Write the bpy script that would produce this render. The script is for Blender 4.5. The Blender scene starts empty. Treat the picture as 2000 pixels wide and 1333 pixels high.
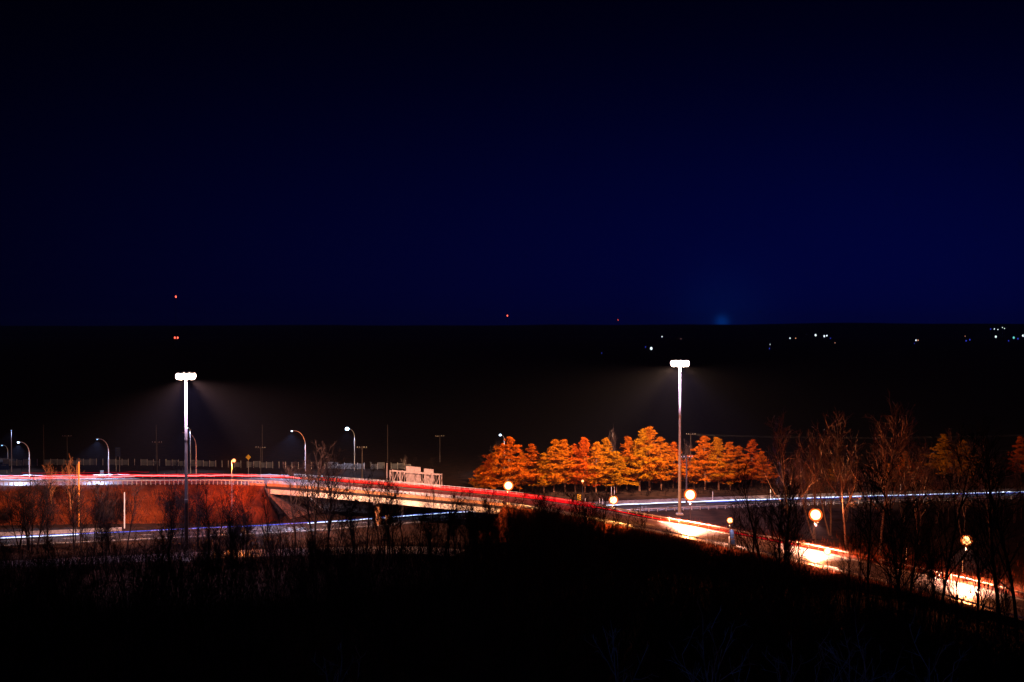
import bpy, math, random
from mathutils import Vector, Matrix, noise as mnoise

random.seed(7)
S = bpy.context.scene
COL = S.collection
R = math.radians

# ------------------------------------------------------------------ camera, world, moon, exposure
CAM_H = 52.0
FPX = 2222.0                                   # focal length in pixels of a 2000 px wide frame
PITCH = math.atan((666.5 - 635.0) / FPX)       # horizon sits a little above the middle
cam = bpy.data.cameras.new('camera'); cam.sensor_width = 36.0; cam.lens = FPX * 36.0 / 2000.0
cam.clip_start = 1.0; cam.clip_end = 40000.0
cam_o = bpy.data.objects.new('camera', cam); COL.objects.link(cam_o)
cam_o.location = (0, 0, CAM_H); cam_o.rotation_euler = (R(90) - PITCH, 0, 0)
S.camera = cam_o

W = bpy.data.worlds.new('World'); S.world = W; W.use_nodes = True
wn = W.node_tree; wn.nodes.clear()
def wnode(t, **kw):
    n = wn.nodes.new(t)
    for k, v in kw.items(): setattr(n, k, v)
    return n
sky = wnode('ShaderNodeTexSky', sky_type='NISHITA'); sky.sun_disc = False
sky.sun_elevation = R(-4.0); sky.sun_rotation = R(28.0); sky.altitude = 60
tint = wnode('ShaderNodeMix', data_type='RGBA', blend_type='MULTIPLY'); tint.inputs[0].default_value = 1.0
tint.inputs[7].default_value = (0.004, 0.03, 1.0, 1.0)
wn.links.new(sky.outputs[0], tint.inputs[6])
# glow of a far town over the horizon
tc = wnode('ShaderNodeTexCoord')
town = wnode('ShaderNodeVectorMath', operation='DISTANCE')
gdir = Vector(((1410 - 1000) / FPX, 1.0, 0.0025)).normalized()
town.inputs[1].default_value = gdir
wn.links.new(tc.outputs['Generated'], town.inputs[0])
sq = wnode('ShaderNodeVectorMath', operation='MULTIPLY'); sq.inputs[1].default_value = (0.25, 1.0, 1.0)   # broad urban sky glow, wider than high
wn.links.new(tc.outputs['Generated'], sq.inputs[0])
broad = wnode('ShaderNodeVectorMath', operation='DISTANCE'); wn.links.new(sq.outputs[0], broad.inputs[0])
bd = Vector(((1760 - 1000) / FPX, 1.0, 0.03)).normalized(); broad.inputs[1].default_value = (bd.x * 0.25, bd.y, bd.z)
def glow_ramp(width, power, src=None):
    src = src or town
    a = wnode('ShaderNodeMath', operation='DIVIDE'); a.inputs[1].default_value = width
    wn.links.new(src.outputs['Value'], a.inputs[0])
    b = wnode('ShaderNodeMath', operation='MULTIPLY'); wn.links.new(a.outputs[0], b.inputs[0]); wn.links.new(a.outputs[0], b.inputs[1])
    c = wnode('ShaderNodeMath', operation='MULTIPLY'); c.inputs[1].default_value = -1.0; wn.links.new(b.outputs[0], c.inputs[0])
    d = wnode('ShaderNodeMath', operation='EXPONENT'); wn.links.new(c.outputs[0], d.inputs[0])
    e = wnode('ShaderNodeMath', operation='MULTIPLY'); e.inputs[1].default_value = power; wn.links.new(d.outputs[0], e.inputs[0])
    return e
g1, g2, g3 = glow_ramp(0.0055, 0.13), glow_ramp(0.04, 0.016), glow_ramp(0.155, 0.036, broad)
gs = wnode('ShaderNodeMath', operation='ADD'); wn.links.new(g1.outputs[0], gs.inputs[0]); wn.links.new(g2.outputs[0], gs.inputs[1])
bgC = wnode('ShaderNodeBackground'); bgC.inputs[0].default_value = (0.0, 0.03, 1.0, 1); wn.links.new(g3.outputs[0], bgC.inputs[1])
bgA = wnode('ShaderNodeBackground'); bgA.inputs[1].default_value = 0.022
wn.links.new(tint.outputs[2], bgA.inputs[0])
bgB = wnode('ShaderNodeBackground'); bgB.inputs[0].default_value = (0.0, 0.16, 1.0, 1); wn.links.new(gs.outputs[0], bgB.inputs[1])
ad = wnode('ShaderNodeAddShader'); wn.links.new(bgA.outputs[0], ad.inputs[0]); wn.links.new(bgB.outputs[0], ad.inputs[1])
wo = wnode('ShaderNodeOutputWorld'); ad2 = wnode('ShaderNodeAddShader'); wn.links.new(ad.outputs[0], ad2.inputs[0]); wn.links.new(bgC.outputs[0], ad2.inputs[1])
wn.links.new(ad2.outputs[0], wo.inputs[0])

moon = bpy.data.lights.new('moon', 'SUN'); moon.energy = 0.10; moon.angle = R(0.5); moon.color = (0.10, 0.25, 1.0)
moon_o = bpy.data.objects.new('moon', moon); COL.objects.link(moon_o); moon_o.rotation_euler = (R(52), 0, R(-28))

vs = S.view_settings
vs.view_transform = 'Standard'; vs.look = 'None'; vs.exposure = 0.0; vs.gamma = 1.0; vs.use_curve_mapping = False
cy = S.cycles
cy.use_denoising = True; cy.max_bounces = 4; cy.diffuse_bounces = 1; cy.glossy_bounces = 2; cy.volume_bounces = 0
cy.transmission_bounces = 2; cy.transparent_max_bounces = 6
cy.sample_clamp_indirect = 2.0; cy.sample_clamp_direct = 0.0; cy.use_light_tree = True
cy.caustics_reflective = False; cy.caustics_refractive = False

# ------------------------------------------------------------------ geometry of the place
def ray(px, py):
    u, w = (px - 1000) / FPX, (666.5 - py) / FPX
    c, s = math.cos(PITCH), math.sin(PITCH)
    return Vector((u, c + w * s, w * c - s))
def site(px, py, z=0.0):                       # surveyed spot: where the sight line meets height z
    d = ray(px, py); t = (z - CAM_H) / d.z
    return Vector((d.x * t, d.y * t, z))
def at_depth(px, py, D):                       # surveyed spot at a known distance
    d = ray(px, py); t = D / d.y
    return Vector((d.x * t, D, CAM_H + d.z * t))
def lerp_tab(tab, x):
    if x <= tab[0][0]: return tab[0][1]
    for (a, b), (c, d) in zip(tab, tab[1:]):
        if x <= c: return b + (d - b) * (x - a) / (c - a)
    return tab[-1][1]

# ------------------------------------------------------------------ materials
def mat(name, c1, c2=None, scale=3.0, rough=0.8, bump=0.0, metal=0.0, detail=6.0, coord='Object', spec=0.5):
    m = bpy.data.materials.new(name); m.use_nodes = True
    nt = m.node_tree; b = nt.nodes['Principled BSDF']
    b.inputs['Roughness'].default_value = rough; b.inputs['Metallic'].default_value = metal
    b.inputs['Specular IOR Level'].default_value = spec
    b.inputs['Base Color'].default_value = (*c1, 1)
    if c2 is not None:
        t = nt.nodes.new('ShaderNodeTexCoord'); n = nt.nodes.new('ShaderNodeTexNoise')
        n.inputs['Scale'].default_value = scale; n.inputs['Detail'].default_value = detail
        nt.links.new(t.outputs[coord], n.inputs['Vector'])
        r = nt.nodes.new('ShaderNodeValToRGB'); r.color_ramp.elements[0].position = 0.32; r.color_ramp.elements[1].position = 0.68
        r.color_ramp.elements[0].color = (*c1, 1); r.color_ramp.elements[1].color = (*c2, 1)
        nt.links.new(n.outputs[0], r.inputs[0]); nt.links.new(r.outputs[0], b.inputs['Base Color'])
        if bump:
            bp = nt.nodes.new('ShaderNodeBump'); bp.inputs['Strength'].default_value = bump; bp.inputs['Distance'].default_value = 0.2
            nt.links.new(n.outputs[0], bp.inputs['Height']); nt.links.new(bp.outputs[0], b.inputs['Normal'])
    return m
def glow(name, col, strength, sample=False):
    m = bpy.data.materials.new(name); m.use_nodes = True
    b = m.node_tree.nodes['Principled BSDF']
    b.inputs['Base Color'].default_value = (0.0, 0.0, 0.0, 1); b.inputs['Specular IOR Level'].default_value = 0.0
    b.inputs['Emission Color'].default_value = (*col, 1); b.inputs['Emission Strength'].default_value = strength
    if not sample: m.cycles.emission_sampling = 'NONE'
    return m
def random_tone(m, c1, c2):                     # each tree its own tone
    nt = m.node_tree; b = nt.nodes['Principled BSDF']
    oi = nt.nodes.new('ShaderNodeObjectInfo'); r = nt.nodes.new('ShaderNodeValToRGB')
    r.color_ramp.elements[0].color = (*c1, 1); r.color_ramp.elements[1].color = (*c2, 1)
    nt.links.new(oi.outputs['Random'], r.inputs[0])
    t = nt.nodes.new('ShaderNodeTexCoord'); n = nt.nodes.new('ShaderNodeTexNoise'); n.inputs['Scale'].default_value = 0.9
    nt.links.new(t.outputs['Object'], n.inputs['Vector'])
    mp = nt.nodes.new('ShaderNodeMapRange'); mp.inputs[1].default_value = 0.3; mp.inputs[2].default_value = 0.7
    mp.inputs[3].default_value = 0.55; mp.inputs[4].default_value = 1.25
    nt.links.new(n.outputs[0], mp.inputs[0])
    mx = nt.nodes.new('ShaderNodeMix'); mx.data_type = 'RGBA'; mx.blend_type = 'MULTIPLY'; mx.inputs[0].default_value = 1
    nt.links.new(r.outputs[0], mx.inputs[6]); nt.links.new(mp.outputs[0], mx.inputs[7])
    nt.links.new(mx.outputs[2], b.inputs['Base Color'])

MT = {}
MT['ground'] = mat('leaf_litter', (0.008, 0.005, 0.004), (0.030, 0.014, 0.009), 0.35, 0.95, 0.5, detail=10, spec=0.05)
MT['far'] = mat('dark_woodland', (0.006, 0.007, 0.008), (0.014, 0.015, 0.014), 0.01, 1.0, spec=0.0)
MT['redgrass'] = mat('red_dry_scrub', (0.16, 0.028, 0.006), (0.34, 0.070, 0.014), 0.25, 0.9, spec=0.05)
MT['bank'] = mat('dry_grass_bank', (0.016, 0.004, 0.003), (0.125, 0.026, 0.008), 0.22, 0.95, 0.9, detail=14, spec=0.05)
MT['grass'] = mat('straw_grass', (0.07, 0.016, 0.005), (0.20, 0.05, 0.014), 0.25, 0.9, spec=0.05)
MT['asphalt'] = mat('damp_asphalt', (0.026, 0.022, 0.024), (0.055, 0.047, 0.048), 0.6, 0.36, 0.10, detail=12)
MT['highway'] = mat('worn_asphalt', (0.012, 0.010, 0.011), (0.028, 0.023, 0.024), 0.5, 0.62, 0.10, detail=12, spec=0.15)
MT['paint'] = mat('road_paint', (0.6, 0.6, 0.58), (0.78, 0.78, 0.76), 2.0, 0.6)
MT['concrete'] = mat('concrete', (0.27, 0.25, 0.23), (0.42, 0.40, 0.37), 0.9, 0.85, 0.15, detail=10)
MT['girder'] = mat('painted_girder', (0.58, 0.50, 0.36), (0.74, 0.66, 0.50), 0.5, 0.6, detail=8)
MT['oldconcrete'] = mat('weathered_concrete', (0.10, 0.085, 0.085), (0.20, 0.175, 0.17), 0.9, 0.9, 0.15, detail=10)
MT['shadedeck'] = mat('shade_dark_concrete', (0.020, 0.014, 0.013), (0.055, 0.040, 0.036), 0.8, 0.9, 0.15, detail=10, spec=0.1)  # shade under the overhang, put into the deck colour
MT['lamptint'] = mat('lamptint_concrete', (0.13, 0.055, 0.03), (0.34, 0.17, 0.10), 0.8, 0.85, 0.2, detail=10)  # orange lamplight tint put into the abutment concrete colour
MT['parapet'] = mat('lamp_orange_concrete', (0.26, 0.11, 0.04), (0.42, 0.20, 0.08), 0.7, 0.85, 0.1)  # sodium lamplight put into the colour of parapet and pier
MT['galv'] = mat('galvanised_steel', (0.38, 0.38, 0.40), (0.52, 0.52, 0.54), 2.0, 0.5, metal=0.5)
MT['galvmatt'] = mat('weathered_zinc', (0.34, 0.33, 0.33), (0.48, 0.46, 0.45), 1.2, 0.65)
MT['darksteel'] = mat('dark_steel', (0.05, 0.05, 0.055), (0.09, 0.09, 0.09), 2.0, 0.6)
MT['wood'] = mat('weathered_wood_pole', (0.028, 0.022, 0.022), (0.06, 0.045, 0.045), 1.5, 0.9, 0.2)
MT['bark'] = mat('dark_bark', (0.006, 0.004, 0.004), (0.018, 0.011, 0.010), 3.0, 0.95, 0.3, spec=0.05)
MT['barklit'] = mat('lit_bark', (0.016, 0.009, 0.010), (0.060, 0.034, 0.036), 3.0, 0.34, 0.3)  # paler copy of the dark bark, lamplight put into its colour
MT['barkorange'] = mat('lamplit_orange_bark', (0.30, 0.11, 0.03), (0.48, 0.19, 0.05), 3.0, 0.75, 0.2)  # orange lamplight put into the shrub bark colour
MT['birch'] = mat('pale_bark', (0.20, 0.20, 0.20), (0.40, 0.40, 0.40), 1.5, 0.8, 0.2)
MT['pinebark'] = mat('pine_bark', (0.05, 0.022, 0.012), (0.13, 0.05, 0.022), 2.0, 0.9, 0.3)
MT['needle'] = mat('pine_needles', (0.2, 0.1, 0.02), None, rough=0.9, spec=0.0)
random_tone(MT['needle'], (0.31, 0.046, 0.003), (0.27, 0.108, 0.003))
MT['brush'] = mat('brushwood', (0.003, 0.002, 0.002), (0.011, 0.0055, 0.004), 1.0, 0.95, spec=0.0)
MT['fence'] = mat('pale_fence_board', (0.010, 0.012, 0.015), (0.20, 0.22, 0.25), 0.22, 0.7)
MT['bluepanel'] = mat('blue_panel', (0.002, 0.016, 0.07), (0.004, 0.025, 0.10), 1.0, 0.5)
MT['signback'] = mat('aluminium_sign_back', (0.20, 0.155, 0.14), (0.30, 0.24, 0.22), 1.5, 0.6)
MT['yellow'] = mat('yellow_sign', (0.75, 0.50, 0.02), (0.85, 0.58, 0.03), 2.0, 0.5)
MT['black'] = mat('black_sign', (0.012, 0.012, 0.012), None, rough=0.6)
MT['white'] = mat('white_plastic', (0.72, 0.72, 0.72), (0.82, 0.82, 0.82), 2.0, 0.5)
MT['orangepost'] = mat('orange_post', (0.75, 0.25, 0.03), (0.85, 0.30, 0.04), 2.0, 0.5)
MT['lamphouse'] = mat('lamp_housing', (0.16, 0.16, 0.17), (0.22, 0.22, 0.23), 3.0, 0.5, metal=0.3)
MT['lens_sodium'] = glow('sodium_lens', (1.0, 0.50, 0.22), 14.0)
def halo_shell(name, col, e, t):
    m = bpy.data.materials.new(name); m.use_nodes = True; nt = m.node_tree; nt.nodes.clear()
    tr = nt.nodes.new('ShaderNodeBsdfTransparent'); tr.inputs[0].default_value = (1, .8, .6, 1); em = nt.nodes.new('ShaderNodeEmission'); em.inputs[0].default_value = (*col, 1); em.inputs[1].default_value = e
    mx = nt.nodes.new('ShaderNodeMixShader'); mx.inputs[0].default_value = t; o = nt.nodes.new('ShaderNodeOutputMaterial')
    nt.links.new(tr.outputs[0], mx.inputs[1]); nt.links.new(em.outputs[0], mx.inputs[2]); nt.links.new(mx.outputs[0], o.inputs[0]); m.cycles.emission_sampling = 'NONE'; return m
MT['amber_halo'] = halo_shell('amber_halo', (1.0, 0.15, 0.02), 1.9, 0.35)  # added glowing shell that imitates the orange halo round a lamp
MT['lens_mast'] = glow('mast_lens', (1.0, 0.72, 0.58), 16.0)
MT['lens_blue'] = glow('cool_lens', (0.55, 0.78, 1.0), 9.0)
MT['lens_bluedim'] = glow('dim_cool_lens', (0.30, 0.55, 1.0), 2.2)
MT['lens_warm'] = glow('warm_lens', (1.0, 0.60, 0.28), 5.0)
MT['lens_red'] = glow('beacon_red', (1.0, 0.10, 0.06), 3.5)
MT['far_white'] = glow('far_white', (0.75, 0.88, 1.0), 1.6)
MT['far_blue'] = glow('far_blue', (0.06, 0.09, 1.0), 0.55)
MT['far_teal'] = glow('far_teal', (0.2, 0.9, 0.9), 1.0)
MT['far_amber'] = glow('far_amber', (1.0, 0.42, 0.25), 0.8)
MT['tail_hot'] = glow('tail_light_core', (1.0, 0.09, 0.09), 6.5, True)
MT['tail'] = glow('tail_light', (1.0, 0.004, 0.010), 1.5, True)
MT['tail_dim'] = glow('tail_light_dim', (1.0, 0.004, 0.03), 0.45, True)
MT['head'] = glow('head_light', (0.62, 0.74, 1.0), 3.2, True)
MT['head_blue'] = glow('head_light_blue', (0.06, 0.13, 1.0), 1.3, True)

# ------------------------------------------------------------------ mesh builder (world coordinates; parts are shifted to their thing's base)
class MB:
    def __init__(s): s.v = []; s.f = []
    def box(s, c, size, rz=0.0, rot=None):
        c = Vector(c); hx, hy, hz = size[0] / 2, size[1] / 2, size[2] / 2
        M = rot if rot is not None else Matrix.Rotation(rz, 3, 'Z')
        n = len(s.v)
        for z in (-hz, hz):
            for x, y in ((-hx, -hy), (hx, -hy), (hx, hy), (-hx, hy)): s.v.append(c + M @ Vector((x, y, z)))
        for q in ((0, 3, 2, 1), (4, 5, 6, 7), (0, 1, 5, 4), (1, 2, 6, 5), (2, 3, 7, 6), (3, 0, 4, 7)): s.f.append([n + i for i in q])
        return s
    def beam(s, a, b, w, h):                   # box between two points
        a, b = Vector(a), Vector(b); d = b - a
        y = d.normalized(); up = Vector((0, 0, 1)) if abs(y.z) < 0.95 else Vector((1, 0, 0))
        x = y.cross(up).normalized(); z = x.cross(y)
        M = Matrix((x, y, z)).transposed()
        return s.box((a + b) / 2, (w, d.length, h), rot=M)
    def tube(s, pts, rad, n=6, cap=True):
        pts = [Vector(p) for p in pts]
        if not isinstance(rad, (list, tuple)): rad = [rad] * len(pts)
        base = len(s.v); px = None
        for i, p in enumerate(pts):
            d = (pts[min(i + 1, len(pts) - 1)] - pts[max(i - 1, 0)]).normalized()
            if px is None:
                px = d.orthogonal().normalized()
            else:
                px = (px - d * px.dot(d))
                px = px.normalized() if px.length > 1e-6 else d.orthogonal().normalized()
            py = d.cross(px)
            for k in range(n):
                a = 2 * math.pi * k / n
                s.v.append(p + (px * math.cos(a) + py * math.sin(a)) * rad[i])
        for i in range(len(pts) - 1):
            for k in range(n):
                a, b = base + i * n + k, base + i * n + (k + 1) % n
                s.f.append((a, b, b + n, a + n))
        if cap:
            s.f.append([base + k for k in range(n)][::-1]); e = base + (len(pts) - 1) * n
            s.f.append([e + k for k in range(n)])
        return s
    def ball(s, c, rx, ry, rz, nu=12, nv=8):
        c = Vector(c); b = len(s.v)
        for j in range(nv + 1):
            t = math.pi * j / nv
            for i in range(nu):
                a = 2 * math.pi * i / nu
                s.v.append(c + Vector((rx * math.sin(t) * math.cos(a), ry * math.sin(t) * math.sin(a), rz * math.cos(t))))
        for j in range(nv):
            for i in range(nu):
                p, q = b + j * nu + i, b + j * nu + (i + 1) % nu
                s.f.append((p, p + nu, q + nu, q))
        return s
    def strip(s, rows):                        # rows of equal length points -> sheet
        b = len(s.v); n = len(rows[0])
        for r in rows: s.v.extend(Vector(p) for p in r)
        for i in range(len(rows) - 1):
            for j in range(n - 1):
                a = b + i * n + j
                s.f.append((a, a + 1, a + n + 1, a + n))
        return s
    def loop_sweep(s, rows):                   # closed profile swept
        b = len(s.v); n = len(rows[0])
        for r in rows: s.v.extend(Vector(p) for p in r)
        for i in range(len(rows) - 1):
            for j in range(n):
                a, c = b + i * n + j, b + i * n + (j + 1) % n
                s.f.append((a, c, c + n, a + n))
        s.f.append([b + j for j in range(n)]); e = b + (len(rows) - 1) * n
        s.f.append([e + j for j in range(n)][::-1])
        return s
    def mesh(s, name, m, off=None, smooth=False):
        me = bpy.data.meshes.new(name)
        vv = s.v if off is None else [p - off for p in s.v]
        me.from_pydata([tuple(p) for p in vv], [], [tuple(q) for q in s.f]); me.materials.append(m)
        if smooth: me.polygons.foreach_set('use_smooth', [True] * len(me.polygons))
        me.update(); return me
    def build(s, name, m, parent=None, smooth=False, off=None):
        o0 = Vector((0, 0, 0)) if off is None else Vector(off)
        if parent is not None:
            root = parent; loc = root.location.copy()
            while root.parent is not None: root = root.parent; loc += root.location
            me = s.mesh(name, m, loc + o0, smooth)
        else:
            me = s.mesh(name, m, o0, smooth)
        o = bpy.data.objects.new(name, me); COL.objects.link(o); o.location = o0
        if parent is not None: o.parent = parent
        return o

def tag(o, label, cat, group=None, kind=None):
    if label: o['label'] = label
    if cat: o['category'] = cat
    if group: o['group'] = group
    if kind: o['kind'] = kind
    return o
def thing(name, loc, label, cat, group=None):
    o = bpy.data.objects.new(name, None); COL.objects.link(o); o.location = loc; o.empty_display_size = 0.2
    return tag(o, label, cat, group)
def structure(o): o['kind'] = 'structure'; return o
def put(name, me, parent, loc, rz=0.0, sc=None):   # shared-mesh part at a world spot
    o = bpy.data.objects.new(name, me); COL.objects.link(o); o.parent = parent
    o.location = Vector(loc) - (parent.location if parent else Vector((0, 0, 0))); o.rotation_euler = (0, 0, rz)
    if sc is not None: o.scale = sc
    return o
def add_light(kind, parent, loc, power, col, size=0.3, aim=None, cone=150, blend=0.5):
    l = bpy.data.lights.new('lamp_light', kind); l.energy = power; l.color = col
    l.shadow_soft_size = size
    o = bpy.data.objects.new('lamp_light', l); COL.objects.link(o); o.parent = parent
    o.location = Vector(loc) - parent.location
    if kind == 'SPOT':
        l.spot_size = R(cone); l.spot_blend = blend
        o.rotation_euler = Vector(aim).to_track_quat('-Z', 'Y').to_euler()
    return o

# ------------------------------------------------------------------ curves of the two roads
def catmull(P, step):
    P = [Vector(p) for p in P]; out = []
    Q = [2 * P[0] - P[1]] + P + [2 * P[-1] - P[-2]]
    for i in range(1, len(Q) - 2):
        a, b, c, d = Q[i - 1:i + 3]; n = max(2, int((c - b).length / step))
        for k in range(n):
            t = k / n
            out.append(0.5 * ((2 * b) + (c - a) * t + (2 * a - 5 * b + 4 * c - d) * t * t + (3 * b - a - 3 * c + d) * t ** 3))
    out.append(P[-1]); return out
class Path:
    def __init__(s, P, step=1.5):
        s.p = catmull(P, step); s.n = []; s.s = [0.0]
        for i in range(len(s.p)):
            d = s.p[min(i + 1, len(s.p) - 1)] - s.p[max(i - 1, 0)]; d.z = 0; d.normalize()
            s.n.append(Vector((d.y, -d.x, 0)))          # towards the camera side
            if i: s.s.append(s.s[-1] + (s.p[i] - s.p[i - 1]).length)
    def at(s, d, off=0.0, dz=0.0):
        d = max(0.0, min(d, s.s[-1] - 1e-4))
        lo, hi = 0, len(s.s) - 1
        while hi - lo > 1:
            m = (lo + hi) // 2
            if s.s[m] <= d: lo = m
            else: hi = m
        t = (d - s.s[lo]) / (s.s[hi] - s.s[lo])
        p = s.p[lo].lerp(s.p[hi], t); n = s.n[lo].lerp(s.n[hi], t).normalized()
        return p + n * off + Vector((0, 0, dz))
    def nrm(s, d): return (s.at(d, 1.0) - s.at(d, 0.0)).normalized()
    def rz(s, d):
        n = s.nrm(d); return math.atan2(n.x, -n.y)      # local x along the road
    def find(s, px, off=0.0, dz=0.0):                   # distance along at which the road crosses a bearing
        best = (1e9, 0); d = 0.0
        while d < s.s[-1]:
            q = s.at(d, off, dz); x = 1000 + FPX * q.x / q.y
            if q.y > 60 and abs(x - px) < best[0]: best = (abs(x - px), d)
            d += 0.25
        return best[1]
    def span(s, a, b, step=1.5):
        n = max(1, int(round((b - a) / step))); return [a + (b - a) * i / n for i in range(n + 1)]

ramp = Path([Vector((-300, 322, 8.5)), Vector((-215, 318, 8.5)), site(0, 942, 8.5), site(250, 940, 8.5), site(500, 940, 8.5), site(700, 953, 8.3),
             site(860, 967, 7.8), site(1000, 980, 7.0), site(1120, 997, 6.0), site(1240, 1020, 4.8), site(1400, 1050, 3.2),
             site(1600, 1092, 2.0), site(1890, 1160, 1.2), Vector((101, 180, 0.9)), Vector((114, 140, 0.8)), Vector((120, 95, 0.8))])
high = Path([Vector((-330, 232, 0.05)), Vector((-220, 249, 0.05)), site(0, 1050, .7) - Vector((0, 2, .65)), site(520, 1026, .7) - Vector((0, 2, .65)),
             site(700, 1015, .7) - Vector((0, 2, .65)), site(900, 1000, .7) - Vector((0, 2, .65)), site(1200, 987, .7) - Vector((0, 2, .65)),
             site(1500, 975.5, .7) - Vector((0, 2, .65)), site(2000, 961, .7) - Vector((0, 2, .65)), Vector((260, 361, 0.05)), Vector((400, 380, 0.05))])
HW = 6.5
B0, B1 = ramp.find(524, HW), ramp.find(985, HW)         # bridge ends
ENDX = ramp.s[-1]

# ------------------------------------------------------------------ ground and far land
xs = [-9000, -6000, -3500, -2000, -1000, -600, -400] + list(range(-300, 301, 12)) + [400, 600, 1000, 2000, 3500, 6000, 9000]
ys = [-1200, -600, -200, -60] + list(range(0, 601, 12)) + [700, 900, 1300, 2000, 3200, 5000, 7000, 9000]
structure(MB().strip([[(x, y, 0.0) for x in xs] for y in ys]).build('ground', MT['ground']))
hl = MB(); rows = []
tops = [(-9000, 40), (-3600, 48), (-2600, 47), (-1200, 51), (-200, 49), (600, 52), (1400, 56), (2300, 66), (3000, 62), (3800, 56), (9000, 48)]
for y, k in ((5200, 0.0), (6000, 0.45), (7000, 0.8), (7800, 1.0), (8600, 0.7)):
    rows.append([(x, y, -0.5 if k == 0 else lerp_tab(tops, x * 7800 / y) * k + 5.0 * k * mnoise.noise(Vector((x * 0.0016, y * 0.001, 3)))
                  + 1.2 * mnoise.noise(Vector((x * 0.011, y * 0.01, 8)))) for x in range(-8900, 8901, 100)])
structure(hl.strip(rows).build('hills', MT['far'], smooth=True))

# ------------------------------------------------------------------ lower highway, ramp road, service road
def road(path, hw, name, a, b, m, dz=0.0, step=1.5):
    return structure(MB().strip([[path.at(d, -hw, dz), path.at(d, 0, dz + 0.05), path.at(d, hw, dz)] for d in path.span(a, b, step)]).build(name, m))
def marking(path, name, a, b, off, w, dz, dash=None):
    mb = MB(); d = a
    while d < b:
        e = min(b, d + (dash[0] if dash else 6.0))
        q = path.span(d, e, 2.0)
        mb.strip([[path.at(t, off - w / 2, dz), path.at(t, off + w / 2, dz)] for t in q])
        d = e + (dash[1] if dash else 0)
    return structure(mb.build(name, MT['paint']))
road(high, 7.0, 'highway_road', 0, high.s[-1], MT['highway'], 0.0, 3.0)
marking(high, 'highway_edge_line', 0, high.s[-1], -5.4, 0.18, 0.025); marking(high, 'highway_edge_line', 0, high.s[-1], 5.4, 0.18, 0.025)
marking(high, 'highway_lane_line', 0, high.s[-1], 0.0, 0.15, 0.06, (3, 6))
road(ramp, HW, 'ramp_road', 0, ENDX, MT['asphalt'])
marking(ramp, 'ramp_edge_line', 0, ENDX, -5.3, 0.16, 0.03); marking(ramp, 'ramp_edge_line', 0, ENDX, 5.3, 0.16, 0.03)
marking(ramp, 'ramp_lane_line', 0, ENDX, 0.0, 0.14, 0.06, (3, 6))
slip = Path([Vector((-260, 212, 0.04)), Vector((-170, 231, 0.04)), Vector((-110, 246, 0.04)), Vector((-60, 258, 0.04)), Vector((-25, 262, 0.04)), Vector((-12, 258, 0.04))])
road(slip, 4.2, 'service_road', 0, slip.s[-1], MT['asphalt'], 0.0, 3.0)

# grass embankment that carries the ramp road
def far_k(d): return 1.35 + 2.65 * min(1, max(0, (ramp.at(d).x - 22) / 18))
def bank(a, b):
    rows = []
    for d in ramp.span(a, b, 2.0):
        z = ramp.at(d).z; r = []; kf = far_k(d)
        for off, zz in ((-9.0 - 1.06 * kf * z, -0.3), (-9.0 - 0.5 * kf * z, z * 0.47), (-9.0, z - 0.12), (-HW, z - 0.04), (0, z - 0.06), (HW, z - 0.04), (8.4, z - 0.12),
                        (8.4 + 0.33 * z, z * 0.74), (8.4 + 0.66 * z, z * 0.49), (8.4 + 1.0 * z, z * 0.24), (8.4 + 1.36 * z, -0.3)):
            p = ramp.at(d, off); p.z = zz
            if abs(off) > 8.5 and zz > 0: p.z += 0.35 * mnoise.noise(p * 0.23)
            r.append(p)
        rows.append(r)
    return MB().strip(rows)
structure(bank(0, B0 - 0.5).build('embankment', MT['bank'], smooth=True))
structure(bank(B1 + 0.5, ramp.find(1980, 0)).build('embankment', MT['bank'], smooth=True))

def corner(dd, sg, side):
    z = ramp.at(dd).z; C = ramp.at(dd, side * 8.4, -0.12); n = ramp.nrm(dd) * side; t = Vector((-n.y, n.x, 0)); f = ramp.at(dd + 1) - ramp.at(dd); f.z = 0
    if t.dot(f) * sg < 0: t = -t
    rows = []
    for j in range(9):
        a = R(90 * j / 8); v = n * math.cos(a) + t * math.sin(a); r = []
        for q in (0, .25, .5, .75, 1.03):
            p = C + v * (1.36 * z * q * (1 - .62 * j / 8)); p.z = (z - .12) * (1 - q)
            if 0 < q < 1: p.z += .3 * mnoise.noise(p * .25)
            r.append(p)
        rows.append(r)
    return MB().strip(rows)
for dd, sg in ((B0 - .5, 1), (B1 + .5, -1)):
    for side in (1, -1): structure(corner(dd, sg, side).build('embankment_end', MT['bank'], smooth=True))

# ------------------------------------------------------------------ bridge
br = thing('bridge', ramp.at(B0, 0, -ramp.at(B0).z), 'concrete and steel road bridge with bright cream girder and orange-lit parapet over the highway', 'bridge')
sp = ramp.span(B0, B1, 1.5)
def prof(offs_z): return [[ramp.at(d, o, z) for o, z in offs_z] for d in sp]
MB().loop_sweep(prof([(-HW - .9, -0.10), (HW + .9, -0.10), (HW + .9, -0.75), (-HW - .9, -0.75)])).build('deck', MT['shadedeck'], br)
for o in (HW + 0.35, HW - 3.6, 0.0, -HW + 3.6, -HW - 0.35):
    MB().loop_sweep(prof([(o - .22, -0.755), (o + .22, -0.755), (o + .22, -2.25), (o - .22, -2.25)])).build('girder', MT['girder'], br)
gm = MB()
for d in ramp.span(B0 + 2, B1 - 2, 4.0): gm.box(ramp.at(d, HW + 0.60, -1.5), (0.12, 0.06, 1.46), ramp.rz(d))
gm.build('stiffener', MT['girder'], br)['kind'] = 'stuff'
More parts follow.
